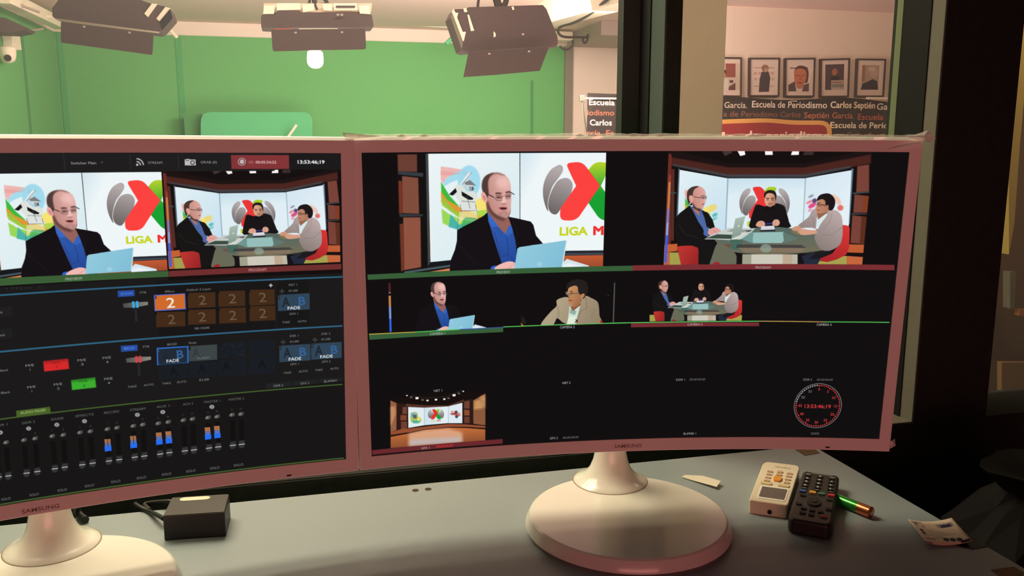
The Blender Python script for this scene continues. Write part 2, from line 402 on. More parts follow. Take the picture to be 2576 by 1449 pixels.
def sport(c, k=1.0, ox=0, oy=0):      # colourful splash with a line-drawn batter
    q = lambda P: [(ox + x * k, oy + y * k) for x, y in P]
    c.p(q([(768, 290), (850, 300), (985, 322), (1040, 350), (1000, 380), (880, 362), (820, 400), (790, 450), (768, 412)]), (238, 176, 172), .9, 1)
    c.el(*q([(1030, 430)])[0], 105 * k, 150 * k, (150, 214, 236), .85, 2)
    c.p(q([(800, 420), (900, 340), (985, 330), (960, 400), (860, 440), (790, 480)]), (158, 218, 236), .9, 1)
    c.p(q([(768, 330), (900, 345), (960, 350), (860, 372), (768, 372)]), (232, 160, 156), .7, 1)
    c.p(q([(770, 430), (800, 480), (850, 560), (930, 650), (950, 720), (900, 700), (830, 640), (775, 560)]), (60, 186, 60), 1, 1)
    c.p(q([(770, 520), (830, 600), (930, 660), (1000, 690), (1120, 740), (1200, 745), (1150, 790), (960, 760), (850, 690), (772, 620)]), (232, 150, 52), .95, 1)
    c.p(q([(775, 560), (900, 700), (1000, 730), (930, 760), (780, 650)]), (150, 200, 60), .9, 1)
    c.el(*q([(1150, 640)])[0], 62 * k, 62 * k, (246, 226, 110), .95, 1)
    c.p(q([(1100, 700), (1200, 690), (1200, 740), (1120, 760)]), (170, 214, 60), .9, 1)
    c.p(q([(775, 680), (860, 740), (960, 780), (1070, 800), (960, 870), (860, 850), (785, 815)]), (150, 214, 80), .95, 1)
    c.p(q([(860, 730), (940, 830), (1040, 800), (960, 885), (840, 850)]), (64, 176, 178), .9, 1)
    c.p(q([(980, 750), (1110, 770), (1060, 830), (960, 860)]), (60, 170, 90), .7, 1)
    c.p(q([(1052, 345), (1040, 375), (965, 455), (945, 455), (1025, 350)]), (240, 240, 236)); 
    c.ln(q([(1055, 345), (960, 460)]), 4 * k, (90, 90, 90))
    c.el(*q([(1028, 455)])[0], 44 * k, 42 * k, (205, 212, 214)); c.p(q([(985, 440), (1040, 415), (1098, 470), (1060, 462), (1000, 460)]), (120, 126, 130))
    c.p(q([(1030, 475), (1075, 480), (1070, 515), (1035, 518)]), (150, 152, 152)); c.p(q([(1060, 470), (1076, 500), (1060, 512)]), (70, 70, 72))
    c.p(q([(905, 470), (960, 455), (1010, 520), (1075, 520), (1112, 560), (1090, 620), (1100, 700), (960, 705), (945, 620), (900, 560)]), (222, 226, 220), 1, 0)
    c.p(q([(845, 548), (905, 490), (918, 525), (880, 560)]), (22, 22, 24)); c.p(q([(960, 520), (1030, 560), (1070, 585), (1062, 600), (1020, 596), (965, 560)]), (22, 22, 24))
    for P in ([(960, 610), (1090, 620)], [(950, 700), (1090, 700)], [(945, 640), (960, 700), (930, 800), (920, 880)], [(1090, 640), (1110, 760), (1140, 780)], [(1010, 560), (1040, 680)]):
        c.ln(q(P), 5 * k, (84, 90, 92), .8)
    c.p(q([(940, 710), (1100, 700), (1115, 770), (1000, 760), (930, 830)]), (232, 226, 160), .8, 1)
for P, col in (([(368, 178), (548, 178), (550, 340), (372, 335)], (106, 62, 50)), ([(410, 378), (560, 395), (568, 728), (415, 722)], (128, 76, 60)),
               ([(376, 420), (410, 425), (414, 722), (383, 728)], (118, 54, 34)), ([(420, 762), (580, 760), (586, 1222), (430, 1250)], (142, 82, 64)),
               ([(388, 820), (420, 822), (430, 1250), (402, 1262)], (112, 54, 36))):
    bgP.p(P, col, blur=1)
for y in range(800, 1240, 24): bgP.ln([(425, y), (585, y + 4)], 3, (176, 108, 84), .3)
bgP.p([(372, 334), (606, 350), (606, 386), (376, 364)], (52, 60, 66), blur=1); bgP.p([(385, 728), (602, 732), (600, 751), (388, 757)], (50, 56, 60), blur=1)
bgP.p([(628, 168), (652, 168), (667, 1215), (650, 1217)], (60, 72, 80))
bgP.p([(652, 150), (1498, 150), (1500, 1100), (674, 1176)], (236, 244, 245), grad=((660, 200), (1498, 1000), (214, 234, 240)))
bgP.p([(1504, 150), (2300, 150), (2290, 1068), (1504, 1078)], (212, 230, 238), grad=((1504, 200), (1700, 300), (238, 246, 248)))
bgP.p([(1504, 1078), (2300, 1066), (2300, 1112), (1504, 1124)], (38, 42, 50)); bgP.p([(1504, 1102), (2300, 1090), (2300, 1104), (1504, 1116)], (84, 92, 104), .7)
bgP.p([(1504, 1124), (2300, 1110), (2300, 1240), (1504, 1240)], (196, 92, 50), grad=((1700, 1120), (1700, 1230), (160, 76, 48)))
bgP.p([(674, 1176), (870, 1156), (870, 1202), (640, 1228)], (20, 24, 28)); bgP.p([(430, 1262), (870, 1198), (870, 1218), (430, 1282)], (72, 88, 96))
bgP.p([(640, 1268), (870, 1230), (870, 1290), (640, 1290)], (222, 128, 80)); bgP.p([(652, 168), (658, 168), (680, 1175), (672, 1176)], (250, 232, 214))
sport(bgP); logo(bgP, 2136, 485, 1.0)
bgP.t('LIGA', 2000, 888, 74, (198, 212, 36), bold=.035, wd=262); bgP.t('M', 2228, 882, 76, (238, 44, 44), bold=.04, wd=96)

def head_a(c):                        # balding man with glasses looking down, open mouth (Z1 crop)
    SK, SH_ = (226, 176, 168), (176, 120, 112)
    c.p([(1195, 700), (1190, 560), (1240, 520), (1400, 520), (1415, 700), (1400, 760), (1420, 830), (1360, 915), (1300, 870), (1240, 790)], (150, 98, 90), sm=4)
    c.p([(1150, 490), (1155, 430), (1180, 380), (1230, 352), (1290, 345), (1345, 360), (1390, 395), (1412, 450), (1420, 520), (1422, 600), (1412, 690), (1395, 745), (1365, 768), (1320, 755), (1265, 720), (1225, 670), (1205, 610), (1185, 560)], SK, sm=5,
        grad=((1400, 520), (1190, 600), (190, 136, 128)))
    c.p([(1150, 500), (1152, 430), (1178, 382), (1225, 355), (1262, 350), (1225, 385), (1208, 430), (1208, 490), (1212, 545), (1195, 580), (1175, 560)], (66, 50, 48), .9, 2, sm=4)
    c.p([(1230, 358), (1290, 344), (1345, 360), (1370, 380), (1330, 372), (1290, 362), (1250, 370), (1225, 390)], (120, 88, 80), .6, 2, sm=4)
    c.el(1340, 440, 60, 50, (246, 204, 198), .55, 9)
    c.p([(1142, 560), (1148, 530), (1168, 528), (1190, 560), (1198, 615), (1180, 622), (1155, 600)], (232, 168, 158), sm=4); c.p([(1158, 560), (1175, 560), (1185, 600), (1172, 600)], (180, 110, 104), .7, 1)
    c.p([(1203, 610), (1235, 690), (1285, 738), (1365, 770), (1345, 792), (1280, 770), (1225, 720), (1200, 660)], (84, 56, 52), .8, 4, sm=3); c.p([(1300, 715), (1390, 705), (1400, 735), (1365, 765), (1310, 752)], (150, 106, 98), .45, 4)
    c.p([(1270, 535), (1300, 528), (1335, 535), (1330, 545), (1280, 548)], (92, 62, 58), .9, 1); c.p([(1365, 525), (1400, 515), (1415, 522), (1410, 534), (1370, 538)], (92, 62, 58), .9, 1)
    c.p([(1275, 556), (1330, 552), (1332, 585), (1290, 590)], (126, 84, 82), .8, 3); c.p([(1365, 548), (1412, 540), (1412, 572), (1372, 578)], (130, 88, 86), .8, 3)
    c.ln([(1280, 575), (1300, 582), (1325, 577)], 5, (60, 38, 36)); c.ln([(1370, 570), (1390, 573), (1410, 566)], 5, (60, 38, 36))
    c.p([(1345, 560), (1362, 560), (1376, 610), (1372, 632), (1340, 638), (1326, 628)], (238, 190, 184), .9, 2); c.p([(1328, 628), (1352, 634), (1376, 628), (1370, 640), (1340, 643)], (140, 84, 80), .8, 1)
    c.p([(1300, 672), (1330, 664), (1370, 664), (1388, 676), (1370, 690), (1320, 690)], (176, 92, 92), 1, 1); c.p([(1312, 674), (1345, 670), (1384, 676), (1366, 690), (1330, 688)], (60, 26, 30), 1, 0)
    c.p([(1325, 690), (1380, 686), (1372, 706), (1340, 710)], (206, 128, 124), 1, 1); c.p([(1330, 725), (1370, 722), (1360, 750), (1335, 748)], (200, 150, 142), .7, 3)
    c.ln([(1195, 540), (1255, 570), (1290, 605), (1330, 606), (1338, 566)], 4, (70, 56, 60)); c.ln([(1188, 538), (1256, 574)], 7, (52, 40, 44))
    c.ln([(1340, 570), (1366, 560), (1372, 590), (1405, 588), (1420, 540)], 4, (80, 66, 70)); c.ln([(1405, 524), (1450, 550)], 7, (40, 32, 36)); c.ln([(1420, 590), (1440, 580), (1444, 560)], 4, (190, 206, 210), .7)
def man_a(c, hand=True):
    c.p([(1235, 790), (1420, 770), (1500, 1000), (1480, 1245), (1250, 1245), (1190, 900)], (46, 92, 178), grad=((1300, 800), (1380, 1200), (34, 72, 150)))
    head_a(c)
    c.p([(1198, 710), (1245, 770), (1285, 820), (1300, 845), (1255, 850), (1225, 835), (1205, 780)], (54, 104, 196)); c.p([(1196, 780), (1212, 800), (1250, 920), (1236, 900), (1205, 830)], (40, 80, 160)); c.p([(1362, 915), (1405, 830), (1425, 850), (1440, 900), (1380, 935)], (52, 100, 190))
    c.p([(1250, 850), (1300, 846), (1362, 915), (1380, 930), (1350, 950), (1290, 900)], (40, 84, 166))
    c.ln([(1372, 930), (1390, 1010), (1395, 1120)], 5, (28, 58, 128)); c.ln([(1330, 1130), (1380, 1100), (1440, 1150)], 10, (32, 62, 130), .7, 2); c.ln([(1280, 960), (1330, 1040), (1350, 1130)], 8, (36, 74, 152), .6, 2)
    JK = (17, 16, 20)
    c.p([(1200, 715), (1210, 800), (1250, 930), (1300, 1090), (1338, 1200), (1345, 1250), (850, 1262), (860, 1160), (900, 1060), (918, 980), (920, 880), (980, 845), (1080, 795), (1160, 750)], JK, sm=0)
    c.p([(1392, 755), (1470, 770), (1600, 800), (1625, 830), (1650, 930), (1715, 1005), (1600, 1020), (1470, 1045), (1455, 960), (1430, 860), (1405, 790)], JK)
    c.p([(1465, 1000), (1480, 1250), (1560, 1250), (1600, 1020)], JK)
    c.ln([(1215, 800), (1235, 880), (1265, 900), (1330, 1140)], 5, (44, 42, 48), .6, 1); c.ln([(1440, 800), (1480, 900), (1460, 1000)], 5, (40, 38, 44), .6, 1); c.ln([(920, 1000), (1000, 1090), (1100, 1200)], 7, (36, 34, 38), .5, 3)
    c.p([(1225, 1245), (1240, 1215), (1285, 1205), (1290, 1245)], (44, 96, 200))
    c.p([(1270, 1245), (1290, 1210), (1340, 1185), (1400, 1168), (1450, 1178), (1465, 1200), (1458, 1245)], (240, 184, 178), sm=3); c.ln([(1400, 1230), (1440, 1200), (1458, 1190)], 4, (200, 130, 126), .7, 1); c.ln([(1380, 1240), (1420, 1215)], 4, (200, 130, 126), .7, 1)
    c.p([(1478, 1050), (1498, 1036), (1928, 974), (1937, 984), (1890, 1225), (1450, 1240)], (146, 202, 222), grad=((1500, 1020), (1880, 1230), (128, 190, 214)))
    c.p([(1928, 974), (1937, 984), (1896, 1225), (1886, 1225)], (206, 228, 234)); c.el(1683, 1195, 24, 22, (176, 218, 232), .6, 3)
    c.p([(1898, 1180), (1935, 1145), (2140, 1208), (2142, 1240), (1890, 1240)], (214, 228, 236)); c.p([(1900, 1200), (1960, 1185), (2100, 1222), (1900, 1230)], (232, 240, 246))
fgP = Cv(PW, PH, mPrev); fgP.Z = Z1; man_a(fgP)
bgP.paste(fgP, 0, 0, PW, PH)
fgK = Cv(PW, PH, mPrev); fgK.Z = Z1; man_a(fgK)        # keyed version: dark jacket melts into black
for ya, yb, c0 in ((337, 515, (84, 34, 34)), (518, 530, (220, 200, 200)), (575, 785, (196, 132, 76)), (785, 1009, (120, 150, 220)), (1009, 1250, (48, 96, 226))):
    fgK.p([(366 + ya * .006, ya), (398 + ya * .02, ya), (398 + yb * .02, yb), (366 + yb * .006, yb)], c0)

# ------------------------------------------------------------------ program picture: three men round a glass table (traced in crop Z2)
mProg = sub_map(mapR, RG, PW, PH)
bgG = Cv(PW, PH, mProg, (18, 14, 14)); bgG.Z = Z2
c = bgG
c.p([(345, 150), (860, 270), (1500, 270), (2070, 150), (2070, 240), (1510, 352), (855, 352), (345, 250)], (74, 36, 30), blur=2)
c.p([(345, 120), (870, 240), (1490, 240), (2070, 120), (2070, 165), (1500, 275), (860, 275), (345, 185)], (26, 18, 18), blur=2)
c.p([(380, 245), (855, 335), (1510, 335), (1900, 260), (1900, 280), (1510, 362), (855, 362), (380, 262)], (64, 76, 84), .75, 2)
c.p([(345, 155), (372, 165), (362, 1105), (300, 1105)], (110, 44, 38), blur=1); c.p([(372, 290), (396, 290), (390, 900), (365, 900)], (86, 46, 38), blur=1)
for P in ([(1955, 265), (2055, 250), (2055, 480), (1945, 488)], [(1930, 505), (2055, 520), (2052, 660), (1920, 662)], [(1912, 682), (2045, 700), (2025, 930), (1895, 920)]): c.p(P, (120, 66, 56), blur=1)
c.p([(2005, 520), (2060, 520), (2055, 660), (1995, 660)], (128, 60, 34), blur=1); c.p([(1990, 690), (2045, 700), (2025, 930), (1975, 930)], (92, 46, 30), blur=1)
c.p([(1915, 490), (2065, 480), (2062, 490), (1915, 503)], (62, 70, 76)); c.p([(1905, 665), (2055, 668), (2055, 676), (1905, 678)], (58, 64, 70)); c.p([(360, 482), (410, 486), (410, 500), (360, 498)], (60, 70, 76))
c.p([(430, 285), (440, 285), (425, 700), (412, 700)], (84, 98, 108)); c.p([(1905, 285), (1922, 285), (1890, 760), (1875, 760)], (96, 120, 140))
c.p([(440, 295), (850, 368), (830, 830), (420, 830)], (226, 240, 245), grad=((450, 300), (840, 800), (198, 224, 238)))
c.p([(852, 368), (1512, 368), (1490, 850), (830, 850)], (204, 226, 238), grad=((1180, 380), (1180, 500), (222, 238, 244)))
c.p([(1514, 366), (1906, 298), (1880, 800), (1490, 850)], (212, 230, 242), grad=((1520, 360), (1800, 700), (228, 240, 246)))
c.ln([(851, 366), (832, 820)], 8, (120, 150, 170), .8, 1); c.ln([(1513, 366), (1490, 800)], 6, (130, 156, 176), .8, 1)
for x, w_, a_ in ((845, 40, .5), (966, 30, 1), (1200, 34, 1), (1430, 30, 1), (1545, 40, .4)):
    sk = 8 if x < 1200 else (-8 if x > 1200 else 0)
    c.p([(x - w_ - (4 if sk > 0 else 0), 134), (x + w_ - 2, 134), (x + w_ + sk / 2, 168 if x != 845 else 150), (x - w_ + sk * 2 + 4, 178 if sk > 0 else 170)], (252, 246, 244) if a_ == 1 else (110, 92, 84), a_)
sport(c, .5, 100, 320)
for x, y, rx, ry, cc in ((1590, 560, 22, 20, (70, 40, 96)), (1570, 600, 38, 18, (222, 52, 110)), (1545, 570, 30, 10, (232, 110, 120)), (1620, 620, 30, 14, (236, 84, 100)), (1560, 520, 26, 8, (120, 120, 130)),
                          (1790, 560, 22, 40, (240, 190, 170)), (1810, 620, 26, 24, (226, 90, 80)), (1760, 530, 20, 30, (238, 200, 170)), (1550, 640, 20, 8, (230, 120, 150)), (740, 680, 26, 14, (70, 180, 176)), (720, 620, 40, 30, (236, 214, 110)), (735, 715, 30, 10, (90, 196, 190))):
    c.el(x, y, rx, ry, cc, .85, 2, rot=-.5)
logo(c, 1164, 559, .508, full=True, red=(232, 56, 56))
c.r(1018, 735, 1044, 778, (190, 208, 60))
c.p([(302, 935), (420, 925), (420, 990), (302, 1000)], (196, 96, 52)); c.p([(1880, 930), (2026, 935), (2020, 1010), (1870, 1000)], (190, 92, 52)); c.p([(1870, 1000), (2020, 1005), (2020, 1040), (1870, 1030)], (22, 16, 16))
c.p([(355, 1000), (460, 1000), (460, 1110), (355, 1110)], (164, 158, 76)); c.p([(1600, 1040), (1865, 1030), (1865, 1110), (1600, 1110)], (166, 160, 78)); c.p([(1865, 1030), (2020, 1040), (2016, 1110), (1865, 1110)], (196, 102, 60)); c.p([(302, 1000), (355, 1000), (355, 1110), (302, 1110)], (186, 100, 60))
for y0_, y1_, cc in ((340, 400, (150, 60, 48)), (400, 630, (196, 124, 70)), (630, 745, (120, 126, 190)), (745, 855, (140, 160, 220)), (855, 1088, (52, 96, 232))):
    x = lambda y: 357 - (y - 340) * .052
    c.p([(x(y0_) - 9, y0_), (x(y0_) + 11, y0_), (x(y1_) + 11, y1_), (x(y1_) - 9, y1_)], cc)
def group(c):
    # man in the middle, black turtleneck
    c.p([(1178, 610), (1100, 590), (1070, 640), (1040, 740), (1036, 785), (1100, 800), (1370, 790), (1372, 740), (1345, 640), (1325, 600), (1250, 580)], (22, 20, 22), sm=3)
    c.p([(1168, 580), (1162, 520), (1180, 485), (1215, 474), (1250, 484), (1262, 520), (1258, 580), (1240, 605), (1212, 614), (1185, 604)], (220, 168, 138), sm=4, grad=((1190, 540), (1270, 560), (170, 116, 92)))
    c.p([(1164, 540), (1160, 500), (1185, 474), (1215, 468), (1250, 478), (1265, 510), (1258, 560), (1248, 510), (1215, 494), (1180, 502)], (34, 26, 26), sm=3, blur=0)
    c.ln([(1176, 537), (1202, 540)], 7, (60, 36, 30)); c.ln([(1219, 540), (1246, 537)], 7, (60, 36, 30)); c.ln([(1180, 552), (1198, 552)], 5, (40, 26, 24)); c.ln([(1222, 552), (1240, 553)], 5, (40, 26, 24))
    c.p([(1205, 545), (1214, 545), (1220, 572), (1200, 574)], (222, 170, 140), .8, 1); c.ln([(1194, 585), (1212, 586), (1231, 584)], 6, (132, 74, 64)); c.p([(1200, 566), (1220, 566), (1216, 573), (1204, 573)], (120, 76, 60), .6, 1); c.p([(1192, 594), (1230, 594), (1220, 610), (1200, 610)], (160, 116, 96), .6, 1)
    c.p([(1176, 600), (1212, 614), (1246, 596), (1262, 640), (1165, 645)], (18, 17, 20))
    c.p([(1088, 770), (1110, 735), (1150, 732), (1170, 755), (1160, 778), (1120, 784)], (220, 164, 140), sm=3); c.p([(1228, 752), (1246, 722), (1278, 720), (1294, 745), (1280, 772), (1240, 772)], (220, 164, 140), sm=3)
    c.ln([(1130, 738), (1150, 775)], 4, (170, 110, 90), .6); c.ln([(1262, 724), (1250, 768)], 4, (170, 110, 90), .6)
    c.ln([(1165, 758), (1232, 752)], 10, (60, 60, 150)); c.p([(1140, 778), (1245, 772), (1252, 806), (1132, 808)], (224, 222, 232)); c.ln([(1140, 792), (1248, 790)], 3, (150, 150, 170))
    # table
    c.p([(660, 880), (1080, 790), (1400, 795), (1810, 880), (1815, 930), (1700, 985), (1450, 1018), (1180, 1026), (930, 1008), (740, 950)], (84, 104, 96), sm=3, grad=((1180, 830), (1180, 1000), (112, 108, 88)))
    c.p([(1050, 830), (1330, 825), (1330, 900), (1310, 920), (1065, 920)], (150, 190, 186)); c.p([(950, 880), (1070, 830), (1060, 922)], (110, 150, 146)); c.p([(1320, 828), (1450, 880), (1330, 924)], (96, 120, 112))
    c.p([(870, 890), (970, 880), (975, 985), (875, 970)], (70, 104, 92)); c.p([(930, 932), (1480, 936), (1520, 962), (920, 960)], (60, 58, 60), .8); c.p([(930, 960), (1520, 962), (1470, 1000), (990, 996)], (136, 116, 94), .8)
    c.el(1175, 965, 48, 36, (140, 160, 146), .8, 2); c.p([(740, 945), (870, 925), (870, 975), (800, 965)], (120, 70, 60), .8, 1)
    c.ln([(680, 900), (760, 955), (930, 1005), (1180, 1020), (1450, 1012), (1700, 978), (1812, 925)], 8, (20, 26, 24), sm=4)
    c.p([(972, 1016), (1446, 1016), (1446, 1110), (970, 1110)], (188, 184, 166)); c.p([(1050, 1016), (1320, 1018), (1318, 1110), (1050, 1110)], (204, 200, 186)); c.p([(1320, 1018), (1400, 1016), (1400, 1110), (1318, 1110)], (190, 168, 146)); c.p([(972, 1016), (1052, 1016), (1050, 1110), (972, 1110)], (160, 160, 140))
    c.p([(920, 1000), (975, 1010), (972, 1110), (900, 1110)], (20, 18, 20)); c.p([(1446, 1016), (1500, 1010), (1520, 1110), (1446, 1110)], (18, 18, 22)); c.p([(760, 890), (830, 860), (880, 880), (870, 895)], (200, 206, 200))
    c.p([(1136, 778), (1245, 772), (1252, 806), (1130, 810)], (226, 224, 234)); c.ln([(1136, 793), (1248, 791)], 3, (150, 150, 170)); c.p([(1128, 808), (1256, 804), (1256, 820), (1124, 822)], (26, 30, 32), .8)
    # left man
    c.p([(416, 950), (470, 940), (550, 942), (595, 960), (608, 1010), (600, 1110), (452, 1110)], (186, 52, 48), sm=0, grad=((450, 980), (600, 1080), (150, 36, 36)))
    c.p([(720, 900), (860, 960), (915, 1010), (925, 1060), (900, 1110), (700, 1110)], (104, 106, 88), sm=3); c.p([(725, 1090), (760, 1078), (785, 1090), (770, 1110), (720, 1110)], (160, 40, 44))
    c.p([(520, 600), (640, 640), (690, 780), (685, 870), (640, 880), (560, 760)], (76, 104, 164))
    c.p([(500, 525), (515, 470), (560, 438), (610, 436), (650, 465), (662, 510), (660, 560), (645, 610), (625, 630), (600, 640), (560, 610), (540, 580), (510, 570)], (222, 166, 154), sm=4, grad=((650, 520), (520, 560), (186, 130, 118)))
    c.p([(502, 530), (506, 478), (540, 444), (585, 434), (600, 440), (565, 462), (552, 500), (550, 540), (535, 560), (520, 590), (506, 565)], (70, 52, 46), sm=3, blur=0)
    c.p([(520, 520), (545, 515), (558, 550), (540, 575), (525, 560)], (226, 160, 146), sm=3); c.ln([(560, 525), (610, 534), (672, 536)], 5, (70, 56, 58)); c.p([(610, 524), (672, 522), (668, 544), (640, 546), (615, 542)], (170, 130, 126), .8, 1); c.ln([(612, 526), (670, 522)], 3, (90, 70, 70))
    c.ln([(628, 590), (650, 586)], 6, (130, 60, 58)); c.ln([(622, 516), (652, 513)], 5, (110, 78, 72)); c.el(640, 536, 7, 4, (60, 44, 44)); c.p([(652, 545), (664, 566), (650, 572)], (232, 180, 170), .8, 1); c.p([(545, 570), (580, 620), (625, 630), (610, 655), (560, 640)], (60, 38, 34), .9, 2)
    c.p([(555, 620), (610, 650), (605, 690), (560, 640)], (170, 116, 104))
    c.p([(525, 600), (560, 660), (600, 740), (640, 800), (655, 860), (720, 870), (760, 920), (740, 960), (690, 1110), (600, 1110), (600, 960), (540, 940), (440, 945), (410, 880), (398, 800), (410, 700), (440, 665)], (19, 20, 20))
    c.p([(625, 640), (680, 660), (720, 720), (740, 785), (700, 800), (670, 780), (650, 700)], (20, 21, 22)); c.p([(640, 840), (660, 860), (672, 850), (660, 800)], (72, 104, 176)); c.ln([(430, 760), (480, 840), (600, 880)], 8, (42, 42, 42), .6, 2)
    c.p([(680, 830), (700, 800), (745, 786), (790, 812), (796, 838), (740, 850), (700, 858)], (224, 160, 152), sm=3); c.ln([(720, 812), (780, 840)], 4, (170, 106, 100), .6)
    # laptop and papers
    c.p([(790, 820), (850, 790), (1085, 795), (1050, 830), (960, 890), (650, 888), (690, 860)], (196, 204, 200)); c.p([(660, 880), (760, 845), (900, 850), (880, 885)], (60, 76, 66)); c.p([(840, 820), (890, 800), (1000, 808), (1060, 815), (1000, 830)], (150, 156, 150)); c.p([(990, 812), (1060, 808), (1030, 828)], (80, 84, 84))
    c.p([(915, 712), (1000, 690), (960, 850), (880, 884)], (168, 184, 172), grad=((920, 720), (940, 860), (136, 158, 146))); c.el(943, 775, 8, 9, (206, 216, 206)); c.p([(878, 884), (960, 850), (1000, 820), (1000, 840), (950, 880), (890, 892)], (214, 216, 206))
    # right man
    c.p([(1825, 765), (1870, 770), (1890, 790), (1885, 960), (1860, 1020), (1780, 1060), (1700, 1082), (1620, 1070), (1612, 1045), (1680, 1015), (1740, 1010), (1800, 930)], (214, 54, 50), sm=0, grad=((1860, 800), (1700, 1060), (170, 38, 42)))
    c.p([(1480, 1030), (1600, 1000), (1640, 1060), (1610, 1110), (1510, 1110)], (34, 42, 60)); c.p([(1600, 1000), (1740, 980), (1740, 1010), (1640, 1050), (1540, 1060)], (26, 26, 30))
    c.p([(1570, 640), (1620, 625), (1680, 640), (1770, 640), (1820, 690), (1830, 790), (1825, 880), (1800, 940), (1720, 985), (1640, 970), (1590, 880), (1600, 800), (1500, 790), (1460, 800), (1450, 770), (1500, 730), (1545, 690)], (186, 168, 166), sm=3, grad=((1800, 680), (1620, 940), (140, 126, 122)))
    c.ln([(1690, 700), (1740, 660), (1720, 740), (1660, 800)], 5, (140, 122, 122), .7, 1); c.ln([(1830, 780), (1740, 850), (1640, 850)], 6, (136, 120, 118), .7, 1); c.ln([(1575, 700), (1590, 780)], 6, (130, 114, 112), .7, 2)
    c.p([(1610, 700), (1680, 660), (1700, 680), (1640, 760), (1620, 800), (1600, 800)], (214, 232, 232)); c.p([(1610, 660), (1680, 630), (1700, 660), (1620, 720)], (150, 100, 80))
    c.p([(1606, 650), (1605, 600), (1618, 560), (1640, 525), (1700, 520), (1740, 560), (1745, 610), (1720, 640), (1680, 660), (1640, 668), (1612, 662)], (196, 138, 108), sm=4, grad=((1610, 600), (1740, 640), (166, 112, 88)))
    c.p([(1610, 560), (1625, 520), (1665, 500), (1720, 500), (1760, 540), (1765, 590), (1745, 635), (1715, 640), (1700, 600), (1685, 600), (1680, 560), (1650, 545)], (26, 22, 24), sm=3)
    c.p([(1688, 600), (1706, 596), (1710, 620), (1696, 630)], (176, 118, 94), sm=2); c.ln([(1608, 590), (1650, 594), (1690, 600)], 6, (46, 36, 44)); c.ln([(1612, 606), (1645, 606)], 4, (70, 50, 54)); c.ln([(1608, 640), (1635, 640)], 5, (110, 62, 56)); c.ln([(1612, 580), (1640, 578)], 5, (50, 34, 32))
    c.p([(1395, 800), (1420, 780), (1460, 775), (1480, 800), (1460, 815), (1420, 820)], (206, 148, 122), sm=3); c.p([(1440, 830), (1490, 800), (1540, 808), (1600, 812), (1606, 838), (1540, 850), (1480, 850)], (214, 158, 130), sm=3); c.p([(1380, 820), (1420, 812), (1470, 840), (1440, 850)], (130, 116, 80), .8, 1)
fgG = Cv(PW, PH, mProg); fgG.Z = Z2; group(fgG)
bgG.paste(fgG, 0, 0, PW, PH)
kyG = Cv(PW, PH, mProg); kyG.Z = Z2
kyG.p([(355, 1000), (460, 1000), (460, 1110), (355, 1110)], (164, 158, 76)); kyG.p([(1600, 1040), (1885, 1020), (1875, 1110), (1600, 1110)], (166, 160, 78)); group(kyG)
# ------------------------------------------------------------------ right screen
GR, RD, TX = (54, 94, 56), (122, 46, 50), (188, 190, 190)
R = Cv(CW, CH, mapR, (13, 13, 14))
R.paste(bgP, *RP); R.paste(bgG, *RG)
R.Z = Z1; R.p([(88, 1291), (2545, 1208), (2546, 1256), (93, 1340)], GR); R.t('PREVIEW', 1347, 1268, 24, TX, .9, .01, wd=122)
R.Z = Z2; R.p([(39, 1110), (2272, 1106), (2272, 1152), (39, 1156)], RD); R.t('PROGRAM', 1151, 1128, 20, TX, .9, .01, wd=130)
def sub(rect_px, base):               # small picture rect in canvas pixels from photo px of left, right, top, bottom
    (l, t_), (r_, b_) = rect_px; q = base([(l, (t_ + b_) / 2), (r_, (t_ + b_) / 2), ((l + r_) / 2, t_), ((l + r_) / 2, b_)])
    return q[0][0], q[2][1], q[1][0], q[3][1]
R.paste(fgK, *sub(((977.6, 684.5), (1242, 832.5)), mapR)); R.paste(kyG, *sub(((1629, 659), (1889, 807.5)), mapR))
R.Z = Z3
R.p([(110, 630), (1428, 562), (1428, 606), (115, 683)], GR); R.t('CAMERA 1', 783, 621, 24, TX, .9, .01, wd=150)
for a, b, cc in (((110, 628), (565, 606), (196, 168, 70)), ((565, 606), (1000, 581), (80, 196, 80)), ((1000, 581), (1428, 560), (60, 84, 160)), ((1428, 556), (2640, 516), (88, 206, 92))): R.ln([a, b], 9, cc)
R.t('CAMERA 2', 2058, 557, 24, (206, 206, 206), .95, .01, wd=144)
# man in the beige jacket, camera 2
R.p([(1798, 535), (1830, 480), (1900, 400), (1952, 350), (1950, 300), (1985, 275), (2060, 262), (2150, 300), (2230, 250), (2290, 270), (2355, 310), (2370, 380), (2375, 450), (2400, 517), (2300, 521), (2050, 528), (1960, 470), (1925, 531), (1860, 534)], (176, 160, 132), sm=3, grad=((1980, 300), (2340, 500), (146, 130, 106)))
R.p([(1955, 470), (1985, 500), (1985, 527), (1925, 530)], (16, 16, 16)); R.p([(1950, 476), (2010, 460), (2045, 528), (1920, 532)], (14, 14, 14), .0)
R.ln([(1960, 350), (1975, 430), (1960, 470)], 7, (120, 106, 86), .7, 2); R.ln([(2280, 400), (2330, 380), (2290, 470)], 6, (120, 106, 86), .6, 2); R.ln([(2240, 270), (2250, 370), (2190, 400), (2150, 500)], 6, (116, 102, 84), .8, 1)
R.p([(2080, 350), (2110, 400), (2170, 350), (2185, 340), (2160, 440), (2140, 526), (2052, 528), (2066, 470)], (206, 226, 214)); R.p([(2086, 376), (2150, 402), (2130, 440), (2080, 420)], (120, 150, 140), .7, 1); R.p([(2070, 460), (2140, 450), (2130, 526), (2055, 528)], (226, 238, 216), .8, 1)
R.ln([(2140, 482), (2160, 512)], 9, (90, 20, 24)); R.ln([(2160, 490), (2130, 512)], 7, (60, 16, 20))
R.p([(2100, 330), (2180, 300), (2190, 340), (2115, 400), (2095, 370)], (140, 92, 62))
